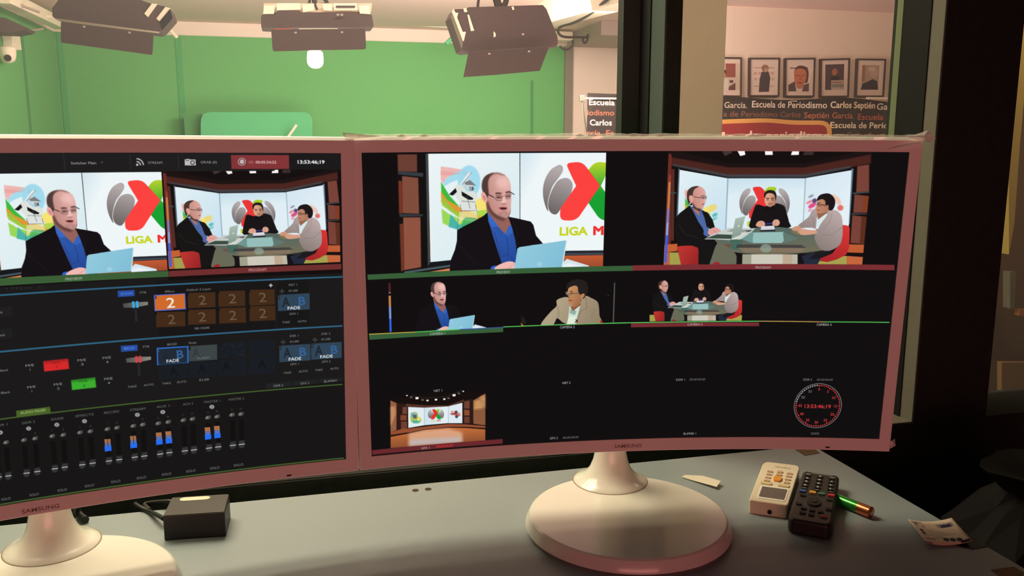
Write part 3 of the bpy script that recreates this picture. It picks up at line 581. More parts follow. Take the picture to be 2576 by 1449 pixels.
R.p([(2062, 200), (2075, 170), (2140, 140), (2200, 170), (2205, 270), (2190, 310), (2150, 350), (2110, 358), (2080, 335), (2068, 300), (2070, 260), (2058, 235)], (196, 142, 96), sm=4, grad=((2070, 230), (2200, 300), (158, 106, 74)))
R.p([(2050, 180), (2060, 130), (2100, 100), (2160, 86), (2230, 105), (2260, 150), (2258, 210), (2235, 255), (2215, 280), (2205, 235), (2190, 245), (2165, 210), (2160, 165), (2130, 150), (2085, 165)], (34, 30, 28), sm=4)
R.p([(2190, 240), (2222, 228), (2225, 255), (2190, 280)], (190, 128, 86), sm=3)
R.ln([(2040, 214), (2062, 226), (2090, 232), (2110, 228), (2172, 226)], 5, (70, 60, 56)); R.p([(2038, 210), (2062, 212), (2070, 240), (2050, 245)], (150, 150, 130), .8, 1); R.ln([(2082, 210), (2110, 206)], 7, (56, 34, 26)); R.ln([(2092, 226), (2114, 224)], 6, (50, 32, 28)); R.ln([(2045, 245), (2065, 240), (2092, 248)], 4, (84, 70, 60))
R.p([(2068, 262), (2090, 262), (2088, 276), (2066, 274)], (150, 92, 60), .7, 1); R.ln([(2068, 294), (2105, 297)], 9, (128, 66, 52)); R.p([(2085, 320), (2110, 320), (2105, 350), (2090, 345)], (206, 150, 104), .6, 3)
R.p([(2378, 500), (2395, 485), (2406, 517), (2385, 518)], (170, 40, 36)); R.ln([(2522, 120), (2509, 512)], 7, (168, 168, 158), .8, 1); R.p([(1600, 510), (1628, 545), (1608, 546)], (206, 130, 70)); R.p([(1605, 440), (1650, 500), (1640, 535), (1612, 515)], (40, 38, 34), .8, 2)
R.ln([(2452, 246), (2468, 243)], 5, (120, 120, 120), .6)
R.Z = Z4
R.p([(160, 452), (1253, 444), (1253, 476), (160, 487)], (116, 44, 48)); R.t('CAMERA 3', 705, 461, 20, TX, .9, .01, wd=127); R.t('CAMERA 4', 1807, 463, 20, (206, 206, 206), .95, .01, wd=127)
for a, b, cc in (((-20, 451), (620, 440), (88, 206, 92)), ((620, 440), (1255, 434), (88, 206, 92)), ((1255, 434), (1810, 440), (186, 150, 80)), ((1810, 440), (2365, 444), (84, 196, 90))): R.ln([a, b], 8, cc)
R.Z = Z5
c = R
c.p([(300, 390), (620, 330), (880, 330), (1181, 300), (1181, 770), (300, 836)], (20, 14, 12))
c.p([(302, 395), (360, 420), (358, 670), (304, 690)], (150, 96, 66)); c.p([(302, 450), (345, 450), (352, 520), (304, 640)], (222, 160, 110), .7, 3)
c.p([(1068, 395), (1181, 330), (1181, 625), (1070, 612)], (140, 90, 60)); c.p([(1080, 400), (1130, 385), (1160, 470), (1075, 480)], (232, 176, 110), .7, 4); c.p([(1130, 360), (1181, 345), (1181, 470), (1140, 440)], (228, 172, 112), .6, 4)
for y in range(430, 680, 22): c.ln([(304, y + 10), (358, y)], 2, (104, 60, 38), .6); c.ln([(1070, y - 20), (1181, y - 30)], 2, (100, 62, 38), .6)
c.p([(360, 420), (465, 430), (465, 650), (360, 680)], (44, 24, 20)); c.p([(415, 455), (455, 455), (455, 520), (412, 520)], (110, 66, 50)); c.p([(395, 530), (452, 530), (452, 580), (395, 580)], (126, 66, 44)); c.p([(400, 590), (455, 590), (458, 650), (400, 665)], (112, 62, 46))
c.p([(970, 400), (1066, 380), (1068, 612), (972, 610)], (44, 26, 22)); c.p([(985, 405), (1035, 395), (1035, 470), (985, 470)], (110, 66, 52)); c.p([(985, 480), (1035, 485), (1035, 535), (985, 535)], (140, 76, 48)); c.p([(985, 545), (1035, 545), (1035, 605), (985, 605)], (106, 60, 44))
c.p([(445, 425), (620, 440), (840, 440), (985, 385), (985, 400), (840, 458), (620, 462), (445, 450)], (86, 50, 40))
c.p([(466, 455), (616, 462), (616, 625), (468, 650)], (224, 236, 240)); c.p([(616, 462), (838, 450), (838, 605), (616, 625)], (206, 224, 232), grad=((616, 500), (838, 500), (230, 240, 244))); c.p([(838, 450), (968, 416), (968, 606), (838, 606)], (222, 234, 240))
c.ln([(616, 462), (616, 625)], 5, (150, 180, 196), .8); c.ln([(838, 450), (838, 605)], 5, (150, 180, 196), .8)
c.p([(490, 510), (548, 506), (560, 545), (588, 560), (580, 600), (530, 608), (492, 592)], (180, 196, 80), sm=2); c.p([(490, 510), (545, 510), (550, 540), (500, 560)], (130, 180, 190)); c.p([(505, 525), (545, 530), (545, 565), (515, 560)], (90, 100, 96)); c.p([(500, 580), (585, 575), (560, 606), (520, 608)], (80, 180, 170)); c.el(565, 568, 18, 16, (236, 218, 110))
for x, y, rx, ry, cc in ((890, 520, 34, 10, (170, 50, 70)), (910, 505, 16, 16, (90, 50, 50)), (925, 530, 26, 12, (196, 90, 70)), (915, 545, 14, 14, (40, 50, 80)), (875, 500, 14, 8, (230, 130, 80)), (940, 520, 10, 14, (210, 120, 110))): c.el(x, y, rx, ry, cc, .9, 1)
logo(c, 724, 517, .175, full=True, red=(222, 52, 48)); c.t('LIGA', 703, 586, 12, (214, 208, 90), 1, .02, wd=46); c.t('MX', 752, 582, 12, (224, 60, 60), 1, .03, wd=38)
c.p([(304, 690), (420, 655), (468, 655), (840, 612), (1000, 616), (1181, 632), (1181, 650), (1000, 640), (840, 640), (620, 660), (470, 690), (304, 715)], (150, 78, 50)); c.p([(304, 715), (470, 690), (620, 660), (840, 642), (1181, 655), (1181, 664), (840, 648), (620, 668), (480, 702), (304, 732)], (40, 22, 18))
c.p([(304, 732), (480, 700), (620, 668), (840, 648), (1000, 650), (1181, 664), (1181, 772), (304, 836)], (196, 110, 60), grad=((740, 660), (740, 810), (140, 78, 46))); c.p([(470, 700), (620, 670), (840, 655), (968, 690), (970, 780), (472, 815)], (226, 176, 144), .8, 6); c.p([(480, 760), (960, 735), (962, 782), (476, 816)], (186, 186, 192), .75, 7)
for x, y, s_ in ((455, 350, 8), (548, 374, 15), (645, 396, 11), (724, 388, 12), (801, 383, 11), (891, 347, 15), (976, 311, 8)): c.p([(x - s_, y - s_ * .6), (x + s_, y - s_ * .7), (x + s_ * .9, y + s_ * .6), (x - s_ * .8, y + s_ * .7)], (250, 246, 240))
for x, y in ((495, 365), (600, 390), (840, 374), (936, 330)): c.p([(x - 12, y - 8), (x + 12, y - 6), (x + 10, y + 8), (x - 10, y + 8)], (110, 92, 80))
c.ln([(500, 345), (620, 375), (820, 360), (960, 300)], 4, (60, 62, 66), .8)
c.p([(130, 856), (1342, 752), (1342, 795), (135, 899)], (104, 40, 44)); c.t('GFX 1', 626, 835, 20, TX, .9, .01, wd=76); c.t('00:00:05;00', 804, 816, 20, (226, 48, 50), 1, .012, shear=.25, wd=155)
c.t('NET 1', 743, 304, 20, (196, 196, 192), .95, .01, wd=76); c.t('NET 2', 1932, 232, 20, (196, 196, 192), .95, .01, wd=74)
c.t('GFX 2', 1815, 744, 20, (186, 186, 184), .95, .01, wd=74); c.t('00:00:00;00', 1971, 737, 20, (150, 150, 146), .9, 0, shear=.25, wd=145)
R.Z = Z6
c.t('DDR 1', 412, 203, 19, TX, .9, .01, wd=80); c.t('00:00:00;00', 568, 200, 19, (150, 150, 146), .9, 0, shear=.25, wd=146); c.t('DDR 2', 1589, 202, 19, TX, .8, .01, wd=80); c.t('00:00:00;00', 1748, 203, 19, (150, 150, 146), .9, 0, shear=.25, wd=148)
c.t('BUFFER 1', 498, 702, 19, TX, .9, .01, wd=116); c.t('CLOCK', 1658, 701, 19, TX, .9, 0, wd=78)
q = R.m([(1682, 445), (1682, 238), (1905, 445)]); c0 = q[0]; rad = (abs(q[1][1] - q[0][1]) + abs(q[2][0] - q[0][0])) / 2
R.Z = (0, 0, 1); fmR = R.fm; R.fm = None
an = np.linspace(0, 2 * math.pi, 90, endpoint=False)
ci = lambda r_: np.stack([c0[0] + r_ * np.sin(an), c0[1] - r_ * np.cos(an)], 1)
R.p(ci(rad), (150, 150, 150)); R.p(ci(rad * .977), (13, 13, 14))
RC = (232, 62, 66)
for i in range(60):
    a_ = i / 60 * 2 * math.pi; col = RC if i <= 46 else (190, 190, 190); x, y = c0[0] + rad * .915 * math.sin(a_), c0[1] - rad * .915 * math.cos(a_)
    if i % 5 == 0 and i <= 46: R.ln([(x * .94 + c0[0] * .06, y * .94 + c0[1] * .06), (x * 1.02 - c0[0] * .02, y * 1.02 - c0[1] * .02)], rad * .05, col)
    else: R.el(x, y, rad * .03, rad * .03, col)
    if i % 5 == 0: R.t(str(i), c0[0] + rad * .74 * math.sin(a_), c0[1] - rad * .74 * math.cos(a_), rad * .115, RC if i <= 46 else (150, 150, 150), 1, .012 if i <= 46 else 0)
R.t('13:53:46;19', c0[0], c0[1] + rad * .02, rad * .16, RC, 1, .015, wd=rad * 1.1)
R.fm = fmR
imR = R.image('right_screen_picture', 2)

# ------------------------------------------------------------------ left screen
L = Cv(CW, CH, mapL, (24, 25, 25))
def relfit(mBase, rect, pts_src, pts_dst):   # place a picture so that two traced points agree horizontally
    s_ = (mBase(pts_src)[:, 0] - rect[0]) / (rect[2] - rect[0]); d_ = mapL(pts_dst)[:, 0]
    k = (d_[1] - d_[0]) / (s_[1] - s_[0]); return d_[0] - s_[0] * k, d_[0] + (1 - s_[0]) * k
a0, a1 = relfit(mapR, RP, [(1250.5, 434), (1425.8, 605)], [(153, 478), (336, 622)])
b0, b1 = relfit(mapR, RG, [(1754, 468.3), (2137, 570)], [(484.3, 505.5), (822, 590)])
vt, vb = mapL([(300, 433)])[0][1], mapL([(300, 686.5)])[0][1]
wt, wb = mapL([(640, 427)])[0][1], mapL([(640, 668)])[0][1]
L.Z = K1; L.r(-600, 182, 1660, 1400, (10, 10, 11))
L.paste(bgP, a0, vt, a1, vb); L.Z = (0, 0, 1)
cut = mapL([(414, 560)])[0][0]; cut2 = mapL([(861, 560)])[0][0]
fm = L.fm; L.fm = None
L.r(cut, vt - 4, CW, vb + 40, (16, 13, 13)); L.paste(bgG, b0 + 0, wt, b1, wb)
L.fm = fm
L.Z = K1; L.r(-900, 182, 1806 + 900, 352, (28, 29, 29))
L.Z = K2
L.p([(708, 196), (1280, 196), (1283, 333), (714, 333)], (130, 52, 54)); L.el(816, 262, 40, 38, (176, 168, 166)); L.el(816, 262, 32, 31, (130, 52, 54)); L.el(817, 262, 22, 22, (190, 184, 182))
L.t('(0)', 908, 265, 26, (180, 140, 140), 1, 0, wd=44); L.t('00:05:54;22', 1054, 266, 26, (226, 186, 186), 1, .02, wd=204); L.t('13:53:46;19', 1499, 264, 34, (240, 240, 240), 1, .03, wd=266)
L.p([(252, 240), (285, 232), (310, 240), (360, 240), (364, 298), (254, 298)], (190, 188, 186)); L.el(330, 270, 22, 22, (50, 50, 50)); L.el(330, 270, 14, 14, (190, 188, 186)); L.r(262, 246, 296, 252, (50, 50, 50))
L.t('GRAB (0)', 490, 266, 24, (150, 150, 148), 1, .01, wd=160); L.r(186, 196, 200, 334, (52, 52, 52)); L.r(1800, 182, 1812, 340, (34, 34, 34))
L.Z = K1
L.t('Switcher Main', 824, 274, 26, (170, 168, 166), 1, .01, wd=250); L.r(622, 186, 644, 346, (46, 46, 46)); L.r(1276, 190, 1292, 340, (52, 52, 52)); L.t('STREAM', 1528, 271, 24, (160, 158, 156), 1, .005, wd=140); L.p([(990, 264), (1018, 264), (1004, 276)], (90, 96, 160))
L.el(1352, 292, 12, 12, (190, 188, 188))
for rr_ in (40, 68):
    ar = [(1345 + rr_ * math.sin(x), 300 - rr_ * math.cos(x)) for x in np.linspace(0, 1.5, 9)]; L.ln(ar, 12, (190, 188, 188))
# bars under the pictures
L.Z = K1; L.p([(-900, 1440), (0, 1410), (1660, 1336), (1662, 1396), (0, 1485), (-900, 1530)], (58, 94, 54)); L.t('PREVIEW', 728, 1414, 26, (180, 190, 176), .9, .012, wd=170)
L.Z = K2; L.p([(98, 1338), (1797, 1268), (1797, 1322), (98, 1396)], (110, 46, 46)); L.t('PROGRAM', 970, 1326, 26, (196, 166, 164), .9, .012, wd=172)
L.Z = K3
BL = (46, 100, 130)
def hline(cx, cy, xr, th, col):         # level line across the whole picture, through crop point (cx, cy), ending at crop x = xr
    q_ = L.m([(cx, cy), (xr, cy)]); z_, f_ = L.Z, L.fm; L.Z, L.fm = (0, 0, 1), None
    L.r(-5, q_[0][1] - th / 2, q_[1][0], q_[0][1] + th / 2, col); L.Z, L.fm = z_, f_
L.Z = K4
G1, G2 = (150, 152, 152), (120, 122, 122)
T4 = [('Effect', 580, 181, 24, 100), ('Default 2 Layer', 890, 160, 24, 260), ('KEY 1', 1888, 111, 24, 88), ('01;00', 1890, 174, 24, 96), ('GFX 1', 1894, 419, 24, 92), ('TAKE', 1814, 509, 24, 80), ('AUTO', 1985, 499, 24, 94),
      ('00:10;00', 921, 571, 26, 156), ('FTB', 296, 193, 24, 66), ('FTB', 328, 769, 24, 66), ('BKGD', 604, 742, 24, 102), ('Fade', 823, 727, 24, 82), ('DSK 1', 1901, 653, 24, 92), ('01;00', 1902, 714, 24, 94), ('DSK 2', 2238, 631, 24, 92), ('01;00', 2238, 689, 24, 94),
      ('GFX 1', 1904, 953, 24, 92), ('GFX 2', 2240, 926, 24, 92), ('TAKE', 1827, 1046, 24, 82), ('AUTO', 1996, 1030, 24, 94), ('TAKE', 2163, 1016, 24, 80), ('AUTO', 2328, 1001, 24, 90), ('01;00', 943, 1120, 26, 104), ('TAKE', 544, 1158, 24, 92), ('AUTO', 704, 1142, 24, 102),
      ('TAKE', 179, 1193, 24, 96), ('AUTO', 356, 1174, 24, 108), ('DDR 2', 1733, 1182, 26, 100), ('GFX 2', 2013, 1157, 26, 94)]
for x0_, x1_, y0_, y1_ in ((1600, 1870, 1160, 1206), (1880, 2150, 1136, 1180), (2165, 2415, 1112, 1158)): L.r(x0_, y0_, x1_, y1_, (30, 33, 35))
T4.append(('BUFFERS', 2288, 1135, 26, 136))
L.r(425, 70, 1700, 600, (20, 21, 21)); L.r(1712, 70, 2066, 540, (20, 22, 22)); hline(1200, 78, 2415, 6.2, BL); hline(1200, 622, 2415, 6.4, BL)
for s_, x, y, h_, wd in T4: L.t(s_, x, y, h_ * .9, G1, .95, .006, wd=wd)
L.p([(1632, 112), (1646, 112), (1646, 98), (1658, 98), (1658, 112), (1672, 112), (1672, 124), (1658, 124), (1658, 138), (1646, 138), (1646, 124), (1632, 124)], (190, 190, 190))
for x, y in ((1770, 180), (1783, 720), (2120, 696)):
    for a_ in range(4): L.p([(x + 30 * math.cos(a_ * 1.571), y + 26 * math.sin(a_ * 1.571)), (x + 17 * math.cos(a_ * 1.571 + .6), y + 15 * math.sin(a_ * 1.571 + .6)), (x + 17 * math.cos(a_ * 1.571 - .6), y + 15 * math.sin(a_ * 1.571 - .6))], (90, 92, 92))
    L.el(x, y, 6, 6, (110, 112, 112))
L.p([(24, 176), (204, 166), (206, 232), (28, 242)], (38, 76, 160)); L.t('ZOOM', 117, 206, 26, (90, 134, 220), 1, .01, wd=126)
L.p([(58, 760), (236, 748), (238, 812), (62, 824)], (38, 76, 160)); L.t('BKGD', 150, 785, 26, (96, 140, 224), 1, .01, wd=108)
for oy, ox, cc in ((0, 0, (50, 176, 236)), (582, 32, (226, 62, 64))):
    L.p([(80 + ox, 312 + oy), (200 + ox, 296 + oy), (348 + ox, 292 + oy), (348 + ox, 326 + oy), (215 + ox, 352 + oy), (88 + ox, 356 + oy)], (74, 74, 72), grad=((80, 320 + oy), (340, 320 + oy), (130, 130, 124)))
    L.r(178 + ox, 288 + oy, 207 + ox, 358 + oy, cc); L.r(218 + ox, 286 + oy, 248 + ox, 356 + oy, cc); L.r(202 + ox, 370 + oy, 238 + ox, 500 + oy, (38, 39, 39))
OR = (66, 42, 24)
tiles = [(770, 190, 1062, 352), (1092, 172, 1378, 340), (1420, 158, 1692, 326), (432, 396, 742, 556), (770, 370, 1066, 530), (1100, 352, 1386, 516), (1424, 332, 1698, 492)]
for k_, (x0_, y0_, x1_, y1_) in enumerate(tiles):
    L.p([(x0_, y0_ + 8), (x1_, y0_), (x1_ + 4, y1_ - 4), (x0_ + 4, y1_ + 8)], OR); L.t('2', (x0_ + x1_) / 2 + (10 if k_ < 4 else 6), (y0_ + y1_) / 2 + 2, 100, (104, 88, 68), 1, 0, wd=80); L.r(x0_ - 16, y0_ - 4, x0_ + 10, y0_ + 36, (18, 18, 18))
L.p([(410, 220), (742, 202), (750, 372), (418, 392)], (86, 106, 220)); L.p([(420, 228), (734, 212), (741, 362), (426, 382)], (206, 106, 42)); L.t('2', 588, 302, 106, (240, 228, 218), 1, .01, wd=90); L.r(420, 228, 440, 262, (64, 60, 96))
def fade(P, lab=True, fr=None, dim=False):
    if fr: L.p([(P[0] - 12, P[1] - 2), (P[2] + 12, P[1] - 22), (P[2] + 16, P[3] + 2), (P[0] - 8, P[3] + 24)], fr)
    L.p([(P[0], P[1] + 10), (P[2], P[1] - 10), (P[2] + 2, P[3] - 8), (P[0] + 4, P[3] + 12)], (46, 68, 86) if not dim else (30, 42, 54))
    w_ = P[2] - P[0]; L.t('A', P[0] + w_ * .26, (P[1] + P[3]) / 2 - 2, 104, (28, 38, 46), 1, .02, wd=86); L.t('B', P[0] + w_ * .76, (P[1] + P[3]) / 2 - 14, 86, (52, 96, 148), 1, .02, wd=72)
    if lab: L.t('FADE', P[0] + w_ * .51, P[3] - 24, 32, (228, 230, 232), 1, .02, wd=134)
fade((1726, 210, 2064, 380)); fade((1740, 750, 2072, 922)); fade((2078, 728, 2404, 896)); fade((452, 784, 764, 942), fr=(46, 118, 220), dim=True)
L.r(1722, 224, 1748, 262, (24, 26, 28)); L.t('1', 1735, 243, 22, (190, 190, 190), wd=10); L.r(1736, 766, 1762, 802, (24, 26, 28)); L.t('1', 1749, 784, 22, (190, 190, 190), wd=10); L.r(2078, 742, 2102, 778, (24, 26, 28)); L.t('1', 2090, 760, 22, (190, 190, 190), wd=10); L.t('1', 462, 816, 18, (150, 190, 220), wd=8)
L.p([(780, 764), (1082, 744), (1084, 906), (784, 926)], (60, 68, 70)); L.t('A', 856, 830, 90, (48, 56, 58), 1, .02, wd=76); L.t('FLASH', 936, 888, 24, (110, 118, 118), .9, .01, wd=130); L.r(778, 770, 802, 806, (28, 30, 32))
for x0_, y0_, x1_, y1_ in ((1100, 724, 1390, 890), (1420, 700, 1700, 866), (462, 946, 770, 1108), (780, 930, 1080, 1090), (1100, 906, 1390, 1080), (1420, 880, 1700, 1060)):
    L.p([(x0_, y0_ + 8), (x1_, y0_ - 8), (x1_, y1_ - 8), (x0_, y1_ + 8)], (22, 29, 36), .9, 2)
for x, y in ((620, 1030), (920, 1000), (1180, 970), (1560, 950)): L.t('A', x, y, 90, (15, 19, 24), .9, .02, wd=90)
for k_ in range(20): L.el(1110 + random.random() * 270, 730 + random.random() * 150, 14, 12, (30, 40, 46), .5, 2)
# bus rows (crop K3)
L.Z = K3
for y0_, y1_ in ((380, 510), (640, 770)): L.p([(-500, y0_ + 34), (140, y0_), (145, y1_ - 20), (-500, y1_ + 26)], (30, 31, 31))
L.p([(-500, 1110), (500, 1030), (1400, 940), (1400, 1090), (500, 1170), (-500, 1260)], (24, 25, 25)); L.p([(-500, 1370), (500, 1290), (1410, 1190), (1410, 1340), (500, 1430), (-500, 1520)], (24, 25, 25))
for s_, x, y, wd in (('Black', -20, 449, 110), ('Black', 8, 715, 110), ('Black', 44, 1128, 110), ('Black', 66, 1388, 110)): L.t(s_, x, y, 26, G1, .9, .01, wd=wd)
for k_, x, y in ((1, 350, 1070), (3, 962, 1008), (4, 1256, 980)): L.t('M/E', x, y, 28, G1, .95, .01, wd=100); L.t(str(k_), x + 4, y + 50, 28, G1, .95, .01, wd=30)
for k_, x, y in ((1, 370, 1324), (2, 682, 1292), (4, 1275, 1227)): L.t('M/E', x, y, 28, G1, .95, .01, wd=100); L.t(str(k_), x + 4, y + 50, 28, G1, .95, .01, wd=30)
L.p([(508, 1022), (800, 992), (814, 1112), (520, 1144)], (214, 40, 42), 1, 1); L.t('M/E', 662, 1042, 26, (130, 22, 26), wd=92); L.t('2', 668, 1084, 26, (130, 22, 26), wd=26); L.p([(508, 1022), (800, 992), (803, 1018), (511, 1050)], (120, 22, 24), .5, 3)
L.p([(836, 1246), (1118, 1212), (1132, 1330), (846, 1362)], (58, 172, 46), 1, 1); L.t('M/E', 982, 1256, 26, (22, 90, 22), wd=92); L.t('3', 988, 1312, 26, (22, 90, 22), wd=26); L.p([(836, 1246), (1118, 1212), (1121, 1236), (839, 1272)], (26, 84, 24), .5, 3)
for x in (80, 150, 200, 250, 310, 360, 465): L.el(x, 170 - x * .03, 12, 10, (64, 66, 66), .7, 2)
# audio mixer (crop K5, K6)
L.Z = K5
GL = (66, 94, 42)
L.p([(-900, 490), (0, 385), (1900, 168), (3600, -20), (3600, 830), (1850, 975), (0, 1240), (-900, 1370)], (20, 21, 21))
L.Z = K4; hline(1600, 1234, 2415, 5.2, GL); L.Z = K5
L.p([(162, 296), (506, 254), (514, 314), (168, 360)], (74, 98, 40)); L.t('AUDIO MIXER', 336, 302, 26, (176, 196, 130), .9, .01, wd=262)
names = [('DDR 1', 10, 440, 1), ('DDR 2', 290, 412, 1), ('SOUND', 580, 376, 1), ('EFFECTS', 858, 340, 1), ('RECORD', 1130, 308, 0), ('STREAM', 1394, 280, 1), ('AUX 1', 1650, 250, 1)]
for s_, x, y, g_ in names: L.t(s_, x, y, 24, (118, 120, 120), .95, .004, wd=26 * len(s_))
L.Z = K6
for s_, x, y, wd in (('AUX 2', 348, 266, 122), ('MASTER 1', 638, 237, 194), ('MASTER 2', 928, 208, 184)): L.t(s_, x, y, 28, (118, 120, 120), .95, .004, wd=wd)
hline(1100, 1038, 2220, 5.4, GL)
L.Z = (0, 0, 1)
# eleven channel strips along the mixer; knob, meter and fader positions in photo pixels
ch = [(-17, 1083, 1), (72, 1078, 1), (143, 1068, 1), (214, 1060, 1), (283, 1052, 0), (347, 1043, 1), (411, 1036, 1), (474, 1030, 0), (535, 1024, 1), (597, 1018, 0)]
gear = {0: (1, 1088), 1: (72, 1078), 2: (143, 1068.5), 3: (212.5, 1059.5), 5: (345.5, 1043.5), 6: (409.5, 1036.5), 8: (533, 1023.5)}
for x, y in gear.values():
    for a_ in range(8): L.el(x + 5.2 * math.cos(a_ * .785), y + 4.2 * math.sin(a_ * .785), 1.6, 1.6, (150, 150, 150))
    L.el(x, y, 4.6, 3.9, (160, 160, 160)); L.el(x, y, 1.6, 1.4, (50, 50, 50))
kn = [((-9, 1117), (15, 1113)), ((60, 1107), (88, 1103)), ((131, 1097), (159, 1094)), ((201, 1088), (227, 1085)), ((270, 1079.5), (294, 1076)), ((335, 1071.5), (359, 1068)), ((398, 1065), (423, 1061.5)), ((461, 1057), (484, 1054)), ((523, 1050.5), (546, 1048)), ((583.5, 1043.5), (606, 1041.5))]
fd = [((-3, 1200), (21, 1197)), ((67, 1190), (94, 1186)), ((138, 1179), (163, 1175)), ((207, 1169), (233, 1165)), ((274, 1159.5), (300, 1156)), ((339, 1150), (363, 1147)), ((403, 1142), (426, 1138.5)), ((465, 1134), (488, 1131.5)), ((526, 1127), (549, 1124)), ((586, 1120), (608, 1117.5))]
for (ka, kb), (fa, fb), lt in zip(kn, fd, ('', '12', '12', '12', '12', '12', 'AB', 'CD', 'AB', 'CD')):
    for i_, ((x, y), (fx, fy)) in enumerate(((ka, fa), (kb, fb))):
        L.p([(x - 8, y + 2), (x - 2, y - 4), (x + 6, y - 6), (x + 8, y), (x + 4, y + 4), (x - 4, y + 5)], (96, 96, 92), grad=((x - 6, y), (x + 7, y), (66, 66, 64))); L.el(x - 2, y - .5, 3, 3, (150, 148, 140), .7, 1)
        if lt: L.t(lt[i_], x, y - 13.5, 5, (84, 85, 85), .9, 0, wd=5)
        L.p([(x - 5, y + 14), (x + 8, y + 13), (fx + 6, fy - 12), (fx - 6, fy - 11)], (14, 14, 14))
        L.p([(fx - 7, fy - 8), (fx + 7, fy - 10), (fx + 7.5, fy + 4), (fx + 4, fy + 9), (fx - 5, fy + 10), (fx - 7.5, fy + 5)], (52, 53, 53), 1, 1); L.ln([(fx - 8, fy + 1.2), (fx + 8, fy - .8)], 1.9, (206, 204, 204))
def meter(x, y, w_, top, split=False):
    L.p([(x - w_ / 2 - 1, top + 1), (x + w_ / 2 - 1, top), (x + w_ / 2, top + 10), (x - w_ / 2, top + 11)], (170, 110, 72)); L.p([(x - w_ / 2, top + 11), (x + w_ / 2, top + 10), (x + w_ / 2 + .6, top + 19), (x - w_ / 2 + .6, top + 20)], (96, 112, 172))
    L.p([(x - w_ / 2 - .6, top + 19.4), (x + w_ / 2 + 1.6, top + 18), (x + w_ / 2 + 2.2, top + 30), (x - w_ / 2 + .4, top + 32)], (36, 108, 240))
    if split: L.ln([(x - .4, top), (x + .8, top + 20)], 1.2, (20, 20, 20))
meter(271, 0, 15, 1104, True); meter(335.5, 0, 15, 1096, True); meter(400, 0, 14.5, 1087.5); meter(424, 0, 14.5, 1084.5); meter(522.5, 0, 14, 1074.5); meter(546, 0, 14, 1071)
for x, y in ((15, 1255), (86, 1244), (156.5, 1232.5), (225, 1221.5), (291, 1211), (355.5, 1201.5), (419, 1192.5), (480, 1184.5), (540.5, 1177), (600, 1169.5)): L.t('SOLO', x, y, 6, (128, 130, 130), .95, .01, wd=24)
imL = L.image('left_screen_picture', 2)
# ------------------------------------------------------------------ text as thin mesh (print on plastic)
def text_mesh(txt, origin, ax, ay, height, name, m, parent, bold=0.0, width=None, flip=False):
    V, E_, x0, x1 = text_edges(txt, bold, 0.0)
    cu = bpy.data.curves.new('tmp', 'FONT'); cu.body = txt; cu.size = 1; cu.offset = bold; cu.resolution_u = 2
    o = bpy.data.objects.new('tmp', cu); COL.objects.link(o); bpy.context.view_layer.update(); me = o.to_mesh()
    vs = [tuple(v.co) for v in me.vertices]; fs = [tuple(p.vertices) for p in me.polygons]; o.to_mesh_clear()
    bpy.data.objects.remove(o); bpy.data.curves.remove(cu)
    k = height / 0.70; kx = k if width is None else width / (x1 - x0); sg = -1 if flip else 1
    mb = MB(); origin, ax, ay = np.array(origin, float), np.array(ax, float), np.array(ay, float)
    mb.v = [tuple(origin + sg * ax * (x - (x0 + x1) / 2) * kx + sg * ay * (y - 0.35) * k) for x, y, _ in vs]; mb.f = fs
    mb.uv = [(0, 0)] * len(mb.v)
    return mb.build(name, m, parent)

# ------------------------------------------------------------------ desk
def Wz(s, d, z): return W(s, d, z)
zt = DESK
s_r = float((at_z(2300, 1268, DESK)) @ T); d_b = 1.077
desk = thing('desk', W(-0.4, 0.6, -EYE), 'grey-blue laminate desk under the two curved monitors', 'desk')
mb = MB(); mb.wbox(-1.9, s_r, 0.22, d_b, zt - 0.028, zt); top = mb.build('desktop', M['desk'], desk, bevel=0.0015)
mb = MB(); mb.wbox(s_r - 0.03, s_r - 0.008, 0.26, d_b - 0.02, -EYE, zt - 0.0285); mb.build('side_panel', M['desk'], desk)
mb = MB(); mb.wbox(-1.89, -1.868, 0.26, d_b - 0.02, -EYE, zt - 0.0285); mb.build('side_panel', M['desk'], desk)
mb = MB(); mb.wbox(-1.86, s_r - 0.032, d_b - 0.06, d_b - 0.04, -EYE + 0.3, zt - 0.0285); mb.build('back_panel', M['desk'], desk)
for px, py in ((1045, 1233), (1077, 1230)):
    P = at_z(px, py, DESK + 0.0004); mb = MB(); k = 24
    mb.v = [tuple(P + np.array([0.0043 * math.cos(a), 0.0043 * math.sin(a), 0])) for a in [2 * math.pi * i / k for i in range(k)]]; mb.f = [tuple(range(k))]
    mb.build('cable_hole', M['hole'], desk)
def flat_poly(px, z, th, name, m, parent=None, **k):
    P = [at_z(x, y, z) for x, y in px]; mb = MB(); mb.prism(P, (0, 0, th)); return mb.build(name, m, parent, **k)
flat_poly([(2000, 1131), (2024, 1146), (2062, 1140), (2048, 1129)], DESK + 0.0002, 0.0004, 'chipped_patch', M['wood'], desk)
flat_poly([(2492, 1434), (2550, 1426), (2575, 1440), (2575, 1470), (2540, 1470)], DESK + 0.0002, 0.0004, 'chipped_patch', M['wood'], desk)

